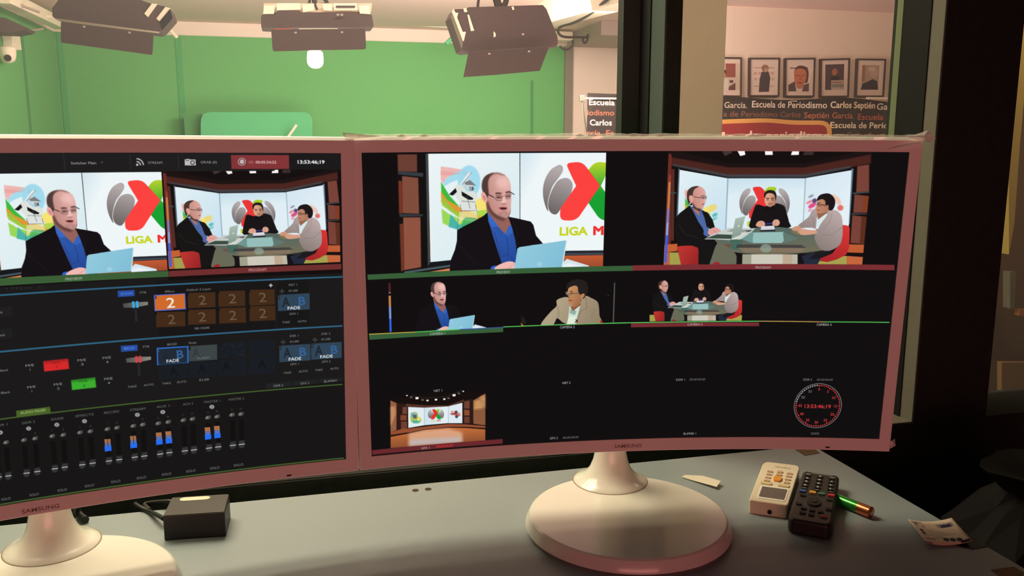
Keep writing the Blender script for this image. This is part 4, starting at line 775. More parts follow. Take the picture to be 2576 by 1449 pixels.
# ------------------------------------------------------------------ monitors
def monitor(pose, im, label, logo_px, led_u):
    x, y, z, yaw, tilt = pose
    nrm = np.array([-math.sin(yaw), math.cos(yaw), 0.0])
    root = thing('curved_monitor', (x, y, EYE + DESK), label, 'monitor', 'curved monitors on the desk')
    NX, NY = 48, 16
    # screen
    mb = MB(); us = np.linspace(-SW / 2, SW / 2, NX + 1); vs = np.linspace(-SH / 2, SH / 2, NY + 1)
    U, V = np.meshgrid(us, vs); P = surf(U, V, pose, 0.0); mb.quad_grid(P)
    mb.uv = [(float(u / SW + .5), float(v / SH + .5)) for u, v in zip(U.ravel(), V.ravel())]
    mb.build('screen', pic_mat(im.name, im, emit=1.0, rough=0.5, spec=0.02), root, smooth=True)
    NXb = 32
    def ring(off, dd, offb=None, offs=None):
        offb = off if offb is None else offb; offs = off if offs is None else offs
        ut = np.linspace(-SW / 2 - offs, SW / 2 + offs, NXb + 1)
        a = surf(ut, 0 * ut + SH / 2 + off, pose, dd); b = surf(ut[::-1], 0 * ut - SH / 2 - offb, pose, dd)
        return np.vstack([a, b])
    mb = MB(); mb.quad_grid([ring(-.0006, .004), ring(0.0, -.0012), ring(.0124, -.0012, .0146, .0126)], close=True); mb.build('bezel', M['bezel'], root)
    mb = MB(); rows = [ring(.0124, -.0012, .0146, .0126), ring(.0128, -.0009, .0152, .0130), ring(.0154, .0034, .0158, .0136), ring(.0156, .015, .0158, .0136), ring(.0150, .016, .0152, .0132)]; mb.quad_grid(rows, close=True)
    mb.build('rim', M['rim'], root)
    mb = MB(); rows = [ring(.0150, .0161, .0152, .0132), ring(.009, .034), ring(-.02, .044), ring(-.08, .048)]; mb.quad_grid(rows, close=True)
    o = len(mb.v) - 2 * (NXb + 1); n = NXb + 1
    for i in range(NXb): mb.f.append((o + i, o + i + 1, o + 2 * n - 2 - i, o + 2 * n - 1 - i))
    mb.build('back_housing', M['white'], root)
    q = uv_of([logo_px], pose)[0]; c0 = surf(q[0], q[1], pose, -.0015); e = 1e-3
    ax = (surf(q[0] + e, q[1], pose, -.0015) - c0) / e; ay = (surf(q[0], q[1] + e, pose, -.0015) - c0) / e
    text_mesh('SAMSUNG', c0, ax, ay, 0.0042, 'maker_logo', M['logo'], root, bold=.01, width=0.0325)
    # small notch under the bezel, right of the middle
    cc = surf(led_u, -SH / 2 - .0118, pose, -.0014); mb = MB(); mb.box(cc, ax * .0024, ay * .0008, nrm * .0004); mb.build('power_light', M['dark'], root)
    # stand: neck flaring into a round foot
    r0 = np.array([x, y, EYE + DESK]); nc = r0 + nrm * 0.1 + np.array([0, 0, .018])
    mb = MB(); mb.lathe(r0, [(0.0005, .0004), (.116, .0004), (.1215, .004), (.1210, .0075), (.1165, .0165), (.114, .0180), (.0005, .0182)], k=96); mb.build('foot_plate', M['white'], root, smooth=True, sharp=28)
    prof = [(.0475, .0004), (.0465, .0016), (.040, .004), (.033, .009), (.0268, .017), (.0225, .028), (.0196, .042), (.0182, .06), (.0176, .085), (.0172, .12), (.0172, .2), (.0172, .26)]
    mb = MB(); mb.lathe(nc, prof, k=64); nk = mb.build('stand_neck', M['white'], root, smooth=True, sharp=60)
    mb = MB(); mb.lathe(nc, [(.0473, .0003), (.0480, .0007), (.0487, .0003)], k=64); mb.build('neck_seam', M['seam'], nk)
    arm = nc + np.array([0, 0, .235]); mb = MB(); mb.box(arm - nrm * .028, nrm * .026, np.cross(nrm, (0, 0, 1)) * .022, np.array([0, 0, .022])); mb.build('tilt_bracket', M['white'], root, bevel=.004)
    return root
monR = monitor(POSE_R, imR, 'white curved monitor on the right showing preview, program and camera tiles', (1579, 1120.5), (0.2395))
monL = monitor(POSE_L, imL, 'white curved monitor cut off by the left edge, showing mixer sliders', (102.6, 1278), (0.237))
# clear protective film still wrapped over the top of the right monitor
mf = bpy.data.materials.new('clear_film'); mf.use_nodes = True; nt = mf.node_tree; nt.nodes.clear()
out = nt.nodes.new('ShaderNodeOutputMaterial'); tr = nt.nodes.new('ShaderNodeBsdfTransparent'); gl = nt.nodes.new('ShaderNodeBsdfGlossy'); df = nt.nodes.new('ShaderNodeBsdfTranslucent')
mx = nt.nodes.new('ShaderNodeMixShader'); mx2 = nt.nodes.new('ShaderNodeMixShader'); gl.inputs['Roughness'].default_value = .12; df.inputs['Color'].default_value = (.9, .88, .8, 1)
mx2.inputs[0].default_value = .5; nt.links.new(gl.outputs[0], mx2.inputs[1]); nt.links.new(df.outputs[0], mx2.inputs[2]); mx.inputs[0].default_value = .26
nt.links.new(tr.outputs[0], mx.inputs[1]); nt.links.new(mx2.outputs[0], mx.inputs[2]); nt.links.new(mx.outputs[0], out.inputs[0])
rnd = random.Random(8)
mb = MB(); us = np.linspace(-SW / 2 - .0150, SW / 2 + .0165, 90); rows = []
for v_, dd_ in ((SH / 2 + .0125, -.0016), (SH / 2 + .0152, -.0012), (SH / 2 + .0172, .002), (SH / 2 + .0176, .012), (SH / 2 + .012, .019)):
    rows.append([surf(u, v_ + rnd.uniform(0, .0012), POSE_R, dd_ + rnd.uniform(-.0003, .0003) - (0.0)) for u in us])
mb.quad_grid(rows); mb.build('protective_film', mf, monR)
mf2 = mat('crumpled_clear_film', (250, 248, 238), .25, spec=.6, alpha=.62)
def film_flap(pts, name='film_flap'):       # crumpled corner: fan of creased facets, pts (u, v, depth)
    mb = MB(); P = [surf(SW * a, SH * b, POSE_R, c_) for a, b, c_ in pts]; c_ = sum(P) / len(P) + np.array([0, -.003, .002]); mb.v = [tuple(p) for p in P] + [tuple(c_)]
    for i in range(len(P)): mb.f.append((i, (i + 1) % len(P), len(P)))
    mb.build(name, mf2, monR)
film_flap([(-.532, .562, .0), (-.515, .558, .004), (-.49, .553, -.003), (-.462, .549, .0), (-.505, .544, -.004), (-.527, .543, -.002)])
film_flap([(.488, .551, -.001), (.506, .556, .0), (.532, .570, .004), (.537, .560, .002), (.549, .545, .006), (.536, .532, .0), (.522, .536, -.006), (.505, .541, -.004)])
film_flap([(.455, .507, -.0022), (.49, .513, -.004), (.522, .533, -.005), (.505, .525, -.0024)])
film_flap([(.525, -.512, .004), (.537, -.51, .01), (.540, -.536, .01), (.525, -.54, .003)])
for u_ in (-.44, -.40, -.12, -.095, -.02, .0, .03, .2, .21): film_flap([(u_, .548, -.001), (u_ + .012, .5525, .0), (u_ + .02, .549, -.002), (u_ + .008, .5465, -.002)])
# cream clip strip in the gap between the monitors
mb = MB(); ga, gb = surf(-SW / 2 - .0156, SH / 2 - .01, POSE_R, .001), surf(-SW / 2 - .0156, -SH / 2 - .014, POSE_R, .001)
mb.tube([ga, (ga + gb) / 2, gb], .0014, 8); mb.build('edge_strip', M['rim'], monR)

# ------------------------------------------------------------------ control room shell and window wall
S0, S1, Zc = -2.6, 3.2, 1.25
sA, sB = 0.511, 0.535                 # narrow post between the two windows
sC = 0.969; sD = 1.112                # right reveal, next opening
SILL = -0.452
WD = 1.25
mb = MB(); mb.wbox(-3.2, 3.4, -3.0, WD, -EYE - .06, -EYE); struct('floor', mb, M['cfloor'])
mb = MB(); mb.wbox(-3.2, 3.4, -3.0, WD, Zc, Zc + .06); struct('ceiling', mb, M['croom'])
mb = MB(); mb.wbox(-3.2, 3.4, -3.06, -3.0, -EYE, Zc); struct('wall_back', mb, M['croom'])
mb = MB(); mb.wbox(-3.26, -3.2, -3.0, WD, -EYE, Zc); struct('wall_left', mb, M['croom'])
mb = MB(); mb.wbox(3.4, 3.46, -3.0, WD, -EYE, Zc); struct('wall_right', mb, M['croom'])
mb = MB()
mb.wbox(-3.2, 3.4, 1.13, WD, -EYE, SILL)                 # below the windows
mb.wbox(-3.2, 3.4, 1.13, WD, .95, Zc)                    # above
mb.wbox(-3.2, -1.75, 1.13, WD, SILL, .95)
mb.wbox(sC, sD, 1.13, WD, SILL, .95)
mb.wbox(1.9, 3.4, 1.13, WD, SILL, .95)
struct('wall_front', mb, M['blackwall'])
# post between the windows: black face, plaster reveal, dark frame
mb = MB(); mb.wbox(sA, sB, 1.13, WD, SILL, .95); struct('trim_1', mb, M['blackwall'])
def reveal(name, s, wid=.0012):
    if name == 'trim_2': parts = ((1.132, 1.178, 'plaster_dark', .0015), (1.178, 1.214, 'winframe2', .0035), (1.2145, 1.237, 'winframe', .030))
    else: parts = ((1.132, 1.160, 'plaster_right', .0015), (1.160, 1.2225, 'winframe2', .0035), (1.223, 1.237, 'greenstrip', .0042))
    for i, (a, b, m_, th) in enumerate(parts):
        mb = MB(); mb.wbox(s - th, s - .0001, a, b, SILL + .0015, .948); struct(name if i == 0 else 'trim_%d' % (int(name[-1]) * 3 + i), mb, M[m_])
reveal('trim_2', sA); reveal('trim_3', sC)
mb = MB(); mb.wbox(-1.75, sA - .01, 1.134, 1.225, SILL + .0002, SILL + .0012); mb.wbox(sB + .001, sC - .045, 1.134, 1.225, SILL + .0002, SILL + .0012); struct('trim_4', mb, M['dark'])
mb = MB(); mb.wbox(sC - .045, sC - .001, 1.132, 1.2, SILL + .0003, SILL + .0014); struct('trim_5', mb, M['plaster'])
# glass panes with a pale scatter mixed in as reflected haze
gm = bpy.data.materials.new('window_glass'); gm.use_nodes = True; nt = gm.node_tree; nt.nodes.clear()
out = nt.nodes.new('ShaderNodeOutputMaterial'); tr = nt.nodes.new('ShaderNodeBsdfTransparent'); gl = nt.nodes.new('ShaderNodeBsdfGlossy'); df = nt.nodes.new('ShaderNodeBsdfDiffuse'); lw = nt.nodes.new('ShaderNodeLayerWeight'); lw.inputs['Blend'].default_value = .5; pw = nt.nodes.new('ShaderNodeMath'); pw.operation = 'POWER'; pw.inputs[1].default_value = 5; fr = nt.nodes.new('ShaderNodeMath'); fr.operation = 'MULTIPLY_ADD'; fr.inputs[1].default_value = .7; fr.inputs[2].default_value = .025; nt.links.new(lw.outputs['Facing'], pw.inputs[0]); nt.links.new(pw.outputs[0], fr.inputs[0])
a1_ = nt.nodes.new('ShaderNodeMixShader'); a2_ = nt.nodes.new('ShaderNodeMixShader'); gl.inputs['Roughness'].default_value = 0.02
tr.inputs['Color'].default_value = (.96, .97, .95, 1); df.inputs['Color'].default_value = (.9, .86, .82, 1); a2_.inputs[0].default_value = GLASS_HAZE = .04
nt.links.new(fr.outputs[0], a1_.inputs[0]); nt.links.new(tr.outputs[0], a1_.inputs[1]); nt.links.new(gl.outputs[0], a1_.inputs[2])
tl = nt.nodes.new('ShaderNodeBsdfTranslucent'); tl.inputs['Color'].default_value = (.8, .84, 1.0, 1); dd = nt.nodes.new('ShaderNodeMixShader'); nt.links.new(df.outputs[0], dd.inputs[1]); nt.links.new(tl.outputs[0], dd.inputs[2])
nt.links.new(a1_.outputs[0], a2_.inputs[1]); nt.links.new(dd.outputs[0], a2_.inputs[2]); nt.links.new(a2_.outputs[0], out.inputs[0])
for i, (a, b) in enumerate(((-1.75, sA - .031), (sB + .001, sC - .009), (sD + .001, 1.899))):
    mb = MB(); mb.wbox(a, b, 1.238, 1.2385, SILL + .002, .948); o = struct('window_%d' % (i + 1), mb, gm)

# ------------------------------------------------------------------ studio shell
DB, DJ, ZC = 7.5, 5.7, .96
SJ = 3.02
sL = -1.745; sG = sz(1420, 200, DB)[0]
mb = MB(); mb.wbox(-2.6, 5.3, 1.252, 8.0, -EYE - .1, -EYE); struct('floor_studio', mb, M['floor'])
mb = MB(); mb.wbox(-2.6, 5.3, 1.252, 8.0, ZC, ZC + .1); struct('ceiling_studio', mb, M['ceil'])
mb = MB(); mb.wbox(sL - .1, sG, DB, DB + .1, -EYE, .852); struct('wall_green', mb, M['green'])
mb = MB(); mb.wbox(sL - .1, sG, DB + .012, DB + .1, .853, ZC); struct('wall_green_top', mb, M['pinkwall'])
mb = MB(); mb.wbox(sG + .001, SJ, DB, DB + .1, -EYE, ZC); struct('wall_white', mb, M['pinkwall'])
mb = MB(); mb.wbox(sG - .004, sG + .07, DB - .03, DB - .001, -EYE, .85); struct('trim_6', mb, M['plaster'])
mb = MB(); mb.wbox(SJ, SJ + .08, DJ, DB + .1, -EYE, ZC); struct('wall_return', mb, M['pinkwall'])
mb = MB(); mb.wbox(SJ + .081, 5.3, DJ, DJ + .1, -EYE, ZC); struct('wall_gallery', mb, M['pinkwall'])
mb = MB(); mb.wbox(sL - .1, sL, 1.252, DB - .001, -EYE, .852); struct('wall_studio_left', mb, M['green'])
mb = MB(); mb.wbox(sL - .1, sL, 1.252, DB - .001, .853, ZC); struct('wall_studio_left_top', mb, M['pinkwall'])
mb = MB(); mb.wbox(5.3, 5.4, 1.33, DJ + .1, -EYE, ZC); struct('wall_studio_right', mb, M['pinkwall'])
mb = MB(); mb.wbox(sG + .02, SJ - .001, 6.62, DB - .001, .850, ZC - .001); struct('trim_7', mb, M['soffit'])
# seams of the green wall
s1 = sz(454, 200, DB)[0]; s2 = sz(148, 200, DB)[0]; s3 = sz(1338, 250, DB)[0]
for s_, w_, m_ in ((s1, .022, 'seamgreen'), (s2 + .03, .02, 'seamgreen'), (s3, .012, 'green3')):
    mb = MB(); mb.wbox(s_ - w_, s_ + w_, DB - .006, DB - .0005, -EYE + .001, .848 if m_ != 'green3' else .55); struct('trim_%d' % (8 + int(s_ * 10 + 20)), mb, M[m_])

def px_slab(px, d, th, name, m, parent=None, bevel=0.0, **k):   # outline traced at distance d from the wall line, real thickness
    P = [at_d(x, y, d) for x, y in px]; mb = MB(); mb.prism(P, N * th); return mb.build(name, M[m] if isinstance(m, str) else m, parent, bevel=bevel, **k)
def rounded(px, r, k=5):
    out = []; n = len(px); P = np.array(px, float)
    for i in range(n):
        p, a, b = P[i], P[i - 1], P[(i + 1) % n]; da = (a - p) / np.linalg.norm(a - p); db = (b - p) / np.linalg.norm(b - p)
        p0, p1 = p + da * r, p + db * r
        for j in range(k + 1):
            t_ = j / k; out.append(tuple((1 - t_) ** 2 * p0 + 2 * t_ * (1 - t_) * p + t_ ** 2 * p1))
    return out
# teal reflection in the glass, built as solid green slabs and a stick
gp = tag(px_slab(rounded([(505, 282), (786, 282), (786, 900), (505, 900)], 26), 7.2, .06, 'reflection_slab', 'green2'), 'pale emerald rounded slab standing in for a reflection in the glass', 'board')
mb = MB(); mb.wbox(*(sz(462, 286, 7.3)[0], sz(506, 286, 7.3)[0]), 7.30, 7.36, -EYE, sz(480, 286, 7.3)[1]); tag(mb.build('reflection_side_strip', M['green3']), 'darker green strip of the reflection, left of the emerald slab', 'panel')
mb = MB(); a_, b_ = at_d(746, 314, 7.1), at_d(700, 380, 7.1); mb.tube([a_, b_, a_ + (b_ - a_) * 11.0], .011, 10); tag(mb.build('reflection_stick', M['duct']), 'pale yellow-green stick of the reflection, over the emerald slab', 'pole')

# ceiling edge, pipes, beams
def tube_px(pts, d, r, name, m, label=None, cat=None, parent=None):
    ds = d if isinstance(d, (list, tuple)) else [d] * len(pts)
    P = [at_d(x, y, dd) for (x, y), dd in zip(pts, ds)]
    P = [Vector(p) for p in smooth_open([tuple(p) for p in P])] if len(P) > 2 else P
    mb = MB(); mb.tube(P, r, 10); o = mb.build(name, M[m], parent, smooth=True)
    if label: tag(o, label, cat)
    return o
def smooth_open(P, k=6):
    P = [np.array(p) for p in P]; P = [2 * P[0] - P[1]] + P + [2 * P[-1] - P[-2]]; out = []
    for i in range(1, len(P) - 2):
        p0, p1, p2, p3 = P[i - 1:i + 3]
        for j in range(k):
            t = j / k; out.append(0.5 * ((2 * p1) + (p2 - p0) * t + (2 * p0 - 5 * p1 + 4 * p2 - p3) * t * t + (3 * p1 - p0 - 3 * p2 + p3) * t ** 3))
    return out + [P[-2]]
tube_px([(425, 37), (560, 43), (900, 52), (1139, 66)], 7.30, .017, 'ceiling_pipe', 'cream', 'thin cream pipe running under the ceiling above the green wall', 'pipe')
tube_px([(1152, 82), (1137, 96), (1122, 111)], 6.9, .017, 'hanger_rod', 'green2', 'short green rod hanging at the right lamp', 'rod')
tube_px([(412, 62), (430, 78), (446, 95)], 6.9, .014, 'hanger_rod', 'duct', 'short cream rod hanging at the left lamp', 'rod')
tube_px([(0, 30), (60, 35), (130, 42)], 6.6, .014, 'ceiling_conduit', 'duct', 'cream conduit along the ceiling in the top left corner', 'pipe')
tube_px([(20, 0), (60, 16), (100, 31)], 6.0, .008, 'ceiling_conduit', 'soffit', 'thin grey conduit crossing the ceiling top left', 'pipe')
def beam(p0, p1, d0, d1, up, name, m, label, th=.12):
    A, B = at_d(*p0, d0), at_d(*p1, d1); h = np.array([0, 0, up]); side = np.cross(B - A, (0, 0, 1)); side = side / np.linalg.norm(side) * th
    mb = MB(); mb.prism([A, B, B + h, A + h], side); return tag(mb.build(name, M[m], bevel=.004), label, 'beam')
beam((1316, 90), (1640, 8), 7.0, 4.3, .20, 'ceiling_beam', 'duct', 'cream boxed beam running down to the corner of the green wall', .16)
beam((-10, 8), (138, 74), float(at_s(-10, 8, sL + .1) @ N), float(at_s(138, 74, sL + .1) @ N), .075, 'ceiling_beam', 'duct', 'cream ceiling beam above the security camera', .08)
mb = MB(); q0 = at_d(1404, 92, 7.25); mb.box(q0 - N * .02, T * .11, N * .05, np.array([0, 0, .035])); tag(mb.build('cable_tray_box', M['duct'], bevel=.004), 'small cream box where the cables reach the green wall', 'box')
# cables by the beam
tube_px([(1528, -2), (1500, 22), (1470, 44), (1440, 58), (1412, 66), (1404, 80), (1416, 92), (1446, 94), (1476, 94)], [4.5, 4.8, 5.2, 5.6, 5.9, 6.2, 6.4, 6.6, 6.8], .010, 'black_cable', 'cable', 'black cable drooping along the cream beam', 'cable')
tube_px([(1440, 100), (1441, 112), (1432, 123), (1418, 124), (1408, 116)], 6.8, .008, 'cable_loop', 'cable', 'small black cable loop hanging at the corner of the green wall', 'cable')
tube_px([(1470, 92), (1466, 100), (1470, 108), (1477, 102), (1479, 86)], 6.8, .009, 'cable_coil', 'cable', 'tight black cable coil hanging right of the loop', 'cable')
mb = MB(); a_, b_ = at_d(1478, 108, 7.45), at_d(1511, 111, 7.45); mb.tube([a_, b_], .007, 6); tag(mb.build('red_tape_strip', M['red']), 'short red strip stuck high on the white wall', 'tape')
# security camera and junction box on the left
cam_t = thing('security_camera', at_s(18, 140, sL + .05), 'white dome security camera at the left edge', 'camera')
mb = MB(); c_ = at_s(19, 138, sL + .05); mb.lathe(c_ + np.array([0, 0, -.052]), [(.0005, 0), (.022, .004), (.038, .016), (.047, .04), (.050, .07), (.050, .095), (.040, .105), (.0005, .106)], k=32); mb.build('dome_body', M['duct'], cam_t, smooth=True)
mb = MB(); lc = at_s(19.5, 146, sL + .05); dv_ = (EYEV - lc) / np.linalg.norm(EYEV - lc); mb.tube([lc + dv_ * .052, lc + dv_ * .01], .0205, 20); mb.build('lens', M['black'], cam_t)
mb = MB(); P = [at_s(x, y, sL + .06) for x, y in ((29, 85), (50, 87), (55, 126), (35, 126))]; mb.prism(P, -T * .058); tag(mb.build('junction_box', M['duct'], bevel=.003), 'small cream box on the green wall above the dome camera', 'box')
tube_px([(40, 84), (48, 76), (80, 76), (110, 72)], float((at_s(70, 76, sL + .05)) @ N), .007, 'camera_cable', 'soffit', 'grey cable leading from the cream box to the ceiling', 'cable')
px_slab([(-30, 44), (12, 44), (66, 70), (60, 76), (30, 82), (-30, 80)], 5.9, .2, 'dark_duct', 'fixture', None); tag(bpy.data.objects['dark_duct'], 'dark duct end at the top left corner', 'duct')
# green fold line on the left side wall
s_ = sz(60, 250, 6.9)[0]
mb = MB(); cs_ = sL + .004; e0 = float(at_s(58, 140, cs_) @ N); mb.wbox(sL + .0005, cs_, e0, e0 + .05, -EYE, .72); mb.build('curtain_edge', M['green3']); tag(bpy.data.objects['curtain_edge'], 'dark edge of the green backdrop under the dome camera', 'backdrop')

# ------------------------------------------------------------------ studio lights: housing, ballasts, barn door, yoke
def light_bank(label, d, body, flap, creams, hook, screws, th=.16, extra=None, loc=None):
    root = thing('studio_light', loc if loc is not None else at_d(*np.mean(body, 0), d), label, 'studio light', 'black studio light banks under the ceiling')
    px_slab(body, d, th, 'housing', 'fixture', root, bevel=.004)
    px_slab(flap, d - .035, .006, 'barn_door', 'fixture2', root)
    for P in creams: px_slab(P, d - .006, .005, 'cream_panel', 'cream', root)
    for x, y in screws:
        mb = MB(); c_ = at_d(x, y, d - .036); mb.lathe(c_, [(.0005, -.005), (.006, -.003), (.007, .002), (.0005, .005)], k=10); mb.build('screw', M['screw'], root)
    for pts, r in hook: tube_px(pts, d + .05, r, 'yoke', 'cable', parent=root)
    return root
lb = light_bank('black studio light at the left, tilted, barn door hanging', 4.3,
    [(131, 20), (146, 0), (150, -14), (330, -10), (376, 8), (420, 17), (428, 24), (435, 45), (410, 74), (402, 81), (392, 82), (140, 48), (131, 40)],
    rounded([(153, 55), (386, 86), (383, 138), (153, 107)], 5), [[(382, 9), (396, 10), (372, 43), (363, 34)], [(416, 17), (429, 21), (402, 54), (393, 47)]],
    [([(300, -10), (300, -40)], .012)], [(211, 67), (325, 82)])
px_slab([(140, 46), (400, 80), (402, 84), (330, 76), (200, 60), (146, 52)], 4.29, .004, 'reflector_edge', 'chrome', lb)
px_slab([(402, 53), (428, 22), (434, 46), (408, 76)], 4.292, .004, 'end_cap', 'winframe2', lb)
lb = light_bank('black studio light in the middle with cream ballasts and a glowing bulb', 4.15,
    [(657, 38), (663, 36), (690, 36), (699, 26), (752, 26), (760, 31), (860, 31), (900, 31), (905, 36), (935, 36), (940, 62), (940, 68), (895, 69), (690, 70), (657, 68)],
    rounded([(682, 74), (919, 72), (921, 124), (686, 129)], 6),
    [[(664, 14), (692, 13), (689, 35), (662, 35)], [(697, 8), (754, 8), (757, 24), (696, 26)], [(761, 11), (790, 10), (790, 26), (762, 31)], [(812, 10), (834, 11), (836, 27), (814, 26)], [(840, 8), (896, 8), (899, 26), (840, 26)], [(903, 14), (928, 14), (932, 35), (905, 34)]],
    [([(776, -6), (779, 6), (770, 14), (775, 24)], .006), ([(790, -20), (792, 10), (798, 26)], .012), ([(812, -6), (822, 8), (830, 26)], .006), ([(820, -8), (826, 12), (834, 30)], .005), ([(768, 10), (780, 12), (826, 8)], .004)], [(743, 82), (860, 81), (850, 37), (860, 37)])
mid_light = lb
px_slab([(845, 14), (894, 14), (893, 19), (845, 19)], 4.135, .004, 'ballast_slot', 'fixture', lb)
px_slab([(692, 71), (734, 71), (734, 74), (692, 74)], 4.16, .004, 'glowing_edge', 'red', lb)
px_slab([(752, 71), (850, 71), (850, 74), (752, 74)], 4.16, .004, 'reflector_edge', 'cream', lb)
px_slab([(663, 8), (936, 8), (934, 30), (664, 32)], 4.19, .10, 'ballast_tray', 'duct', lb)
lb = light_bank('black studio light at the right, tilted forward with long barn door', 4.3,
    [(1144, 23), (1175, 22), (1178, 18), (1366, 12), (1375, 22), (1403, 92), (1404, 110), (1398, 119), (1300, 122), (1172, 131), (1162, 127), (1134, 44)],
    [(1179, 131), (1381, 118), (1358, 178), (1250, 188), (1166, 194)],
    [[(1141, 22), (1146, 32), (1153, 32), (1150, 44), (1164, 80), (1172, 80), (1167, 103), (1164, 103), (1137, 30)], [(1166, 21), (1173, 21), (1176, 30), (1168, 30)], [(1176, 37), (1180, 37), (1193, 77), (1185, 78)], [(1287, 17), (1292, 16), (1294, 24), (1290, 25)], [(1242, 79), (1247, 84), (1247, 92), (1242, 94)]],
    [([(1206, -8), (1203, 6), (1202, 20)], .007), ([(1246, -10), (1250, 2), (1254, 18)], .02), ([(1276, -10), (1272, 6), (1268, 18)], .014), ([(1250, 8), (1262, 12), (1274, 6)], .009)], [(1231, 135), (1331, 129), (1316, 86)])
px_slab([(1134, 44), (1137, 32), (1165, 105), (1162, 124)], 4.292, .004, 'end_cap', 'plaster', lb)
# bare bulb held under the middle light, behind its barn door
mb = MB(); c_ = at_d(793, 148, 4.21); mb.lathe(c_ + np.array([0, 0, -.044]), [(.0005, 0), (.018, .003), (.030, .012), (.0365, .026), (.0375, .045), (.036, .062), (.034, .074), (.022, .084), (.0005, .086)], k=32)
mb.build('bulb', mat('glowing_bulb', (255, 250, 235), emit=(255, 248, 226), es=26), mid_light, smooth=True)
mb = MB(); mb.tube([c_ + np.array([0, 0, .042]), c_ + np.array([0, 0, .15])], .014, 14); mb.build('bulb_socket', M['cable'], mid_light)

# ------------------------------------------------------------------ banner, frames and beige column behind the right window
DBN = 5.4
BW, BH = 1600, 1024
sb0, sb1 = sz(1478, 240, DBN)[0], sz(2300, 257, DBN)[0]
zb1 = sz(1480, 230, DBN)[1]; zb0 = zb1 - (sb1 - sb0) * BH / BW
def ban_map(P):
    out = []
    for x, y in np.asarray(P).reshape(-1, 2):
        a, b = sz(x, y, DBN); out.append(((a - sb0) / (sb1 - sb0) * BW, (zb1 - b) / (zb1 - zb0) * BH))
    return np.array(out)
B = Cv(BW, BH, ban_map, (52, 44, 42))
WT, OB = (222, 208, 196), (166, 98, 72)
B.t('Escuela', 1515, 257, 14.5, WT, 1, .018, wd=66); B.t('riodismo', 1508, 283, 14, OB, 1, .012, wd=78); B.t('Carlos', 1512.5, 308, 14.5, WT, 1, .018, wd=57); B.t('rcía. Es', 1511, 334, 14, OB, 1, .012, wd=70)
B.t('García.', 1850, 264, 15, (196, 178, 162), 1, .012, wd=54); B.t('Escuela de Periodismo', 1985, 263, 16, WT, 1, .016, wd=190); B.t('Carlos Septién', 2146, 264, 16, (236, 220, 196), 1, .02, wd=118); B.t('García', 2240, 268, 16, WT, 1, .016, wd=62)
B.t('a de Periodismo Carlos', 1920, 287, 14, (136, 84, 66), 1, .008, wd=196); B.t('Septién García.', 2086, 290, 15, (176, 104, 76), 1, .012, wd=122); B.t('Escuela de', 2206, 294, 15, (184, 96, 72), 1, .012, wd=96)
B.t('Escuela de Periodismo', 2190, 315, 15, (232, 214, 186), 1, .018, wd=205); B.t('mo Carlos Septién Ga', 2185, 340, 14, (158, 92, 70), 1, .01, wd=180)
for k_ in range(10):
    y = 366 + k_ * 27; B.t('Escuela de Periodismo Carlos Septién García.', 1890 + (k_ % 3) * 30, y, 14, WT if k_ % 2 else OB, 1, .014, wd=620)
for col, g_ in (((206, 150, 84), 0), ((140, 48, 50), 11)):
    B.p(rounded([(1600 + g_, 312 + g_), (1830, 300 + g_ * 1.0), (1930, 297 + g_), (2000, 303 + g_), (2090 - g_, 303 + g_), (2090 - g_, 560 - g_), (1600 + g_, 560 - g_)], 30 - g_), col)
B.t('escuela', 1770, 344, 24, (236, 200, 184), 1, .02, wd=160); B.t('de', 1890, 341, 24, (236, 200, 184), 1, .02, wd=38); B.t('periodismo', 2008, 341, 22, (236, 200, 184), 1, .02, wd=160)
B.t('carlos septién garcía', 1850, 400, 26, (236, 200, 184), 1, .02, wd=380)
imB = B.image('banner_print', 0)
ban = thing('banner', W((sb0 + sb1) / 2, DBN, -EYE), 'dark school banner with repeated lettering and a red name plate', 'banner')
mb = MB(); NS = 60; rows = []; uvs = []
for j in range(13):
    row = []
    for i in range(NS + 1):
        f_ = i / NS; sg = sb0 + (sb1 - sb0) * f_; px_ = 1478 + f_ * 822
        drop = 0.0
        if px_ < 1600: drop = .010 + (px_ - 1478) * .00004
        else: drop = .024 + .012 * math.sin((px_ - 1850) * .016) + max(0, (px_ - 2080)) * .00013
        v = j / 12; zz = zb0 + (zb1 - drop - zb0) * v
        row.append(W(sg, DBN + .015 * math.sin(f_ * 23) * v, zz)); uvs.append((f_, (zz - zb0) / (zb1 - zb0)))
    rows.append(row)
mb.quad_grid(rows); mb.uv = uvs; cl = mb.build('printed_cloth', pic_mat('banner_cloth', imB, rough=.8, spec=.1), ban, smooth=True, solid=.003)
mb = MB(); sp0 = at_d(1462, 244, DBN); 
mb.box(at_d(1464, 247, DBN), T * .018, N * .014, np.array([0, 0, .018])); mb.build('corner_clamp', M['chrome'], ban, bevel=.003)
mb = MB(); mb.tube([at_d(1470, 247, DBN), W(sb1, DBN + .03, sz(1470, 247, DBN)[1])], .006, 8); mb.build('cross_bar', M['cream'], ban)
for x in (1474, 1470):
    mb = MB(); a_ = at_d(1464, 254, DBN); mb.tube([a_, at_d(x if x == 1470 else 1478, 346, DBN + (.0 if x == 1470 else .05)), W(*(sz(1474, 900, DBN)[0], DBN + (0 if x == 1470 else .2)), -EYE)], .006, 8); mb.build('stand_leg', M['plaster'], ban)
# light strip behind banner top on the right
mb = MB(); a_, b_ = at_d(2185, 249, 5.6), at_d(2262, 250, 5.6); mb.prism([a_, b_, b_ + np.array([0, 0, .014]), a_ + np.array([0, 0, .014])], N * .03); tag(mb.build('picture_ledge', M['cream']), 'thin bright ledge over the banner at the right', 'ledge')

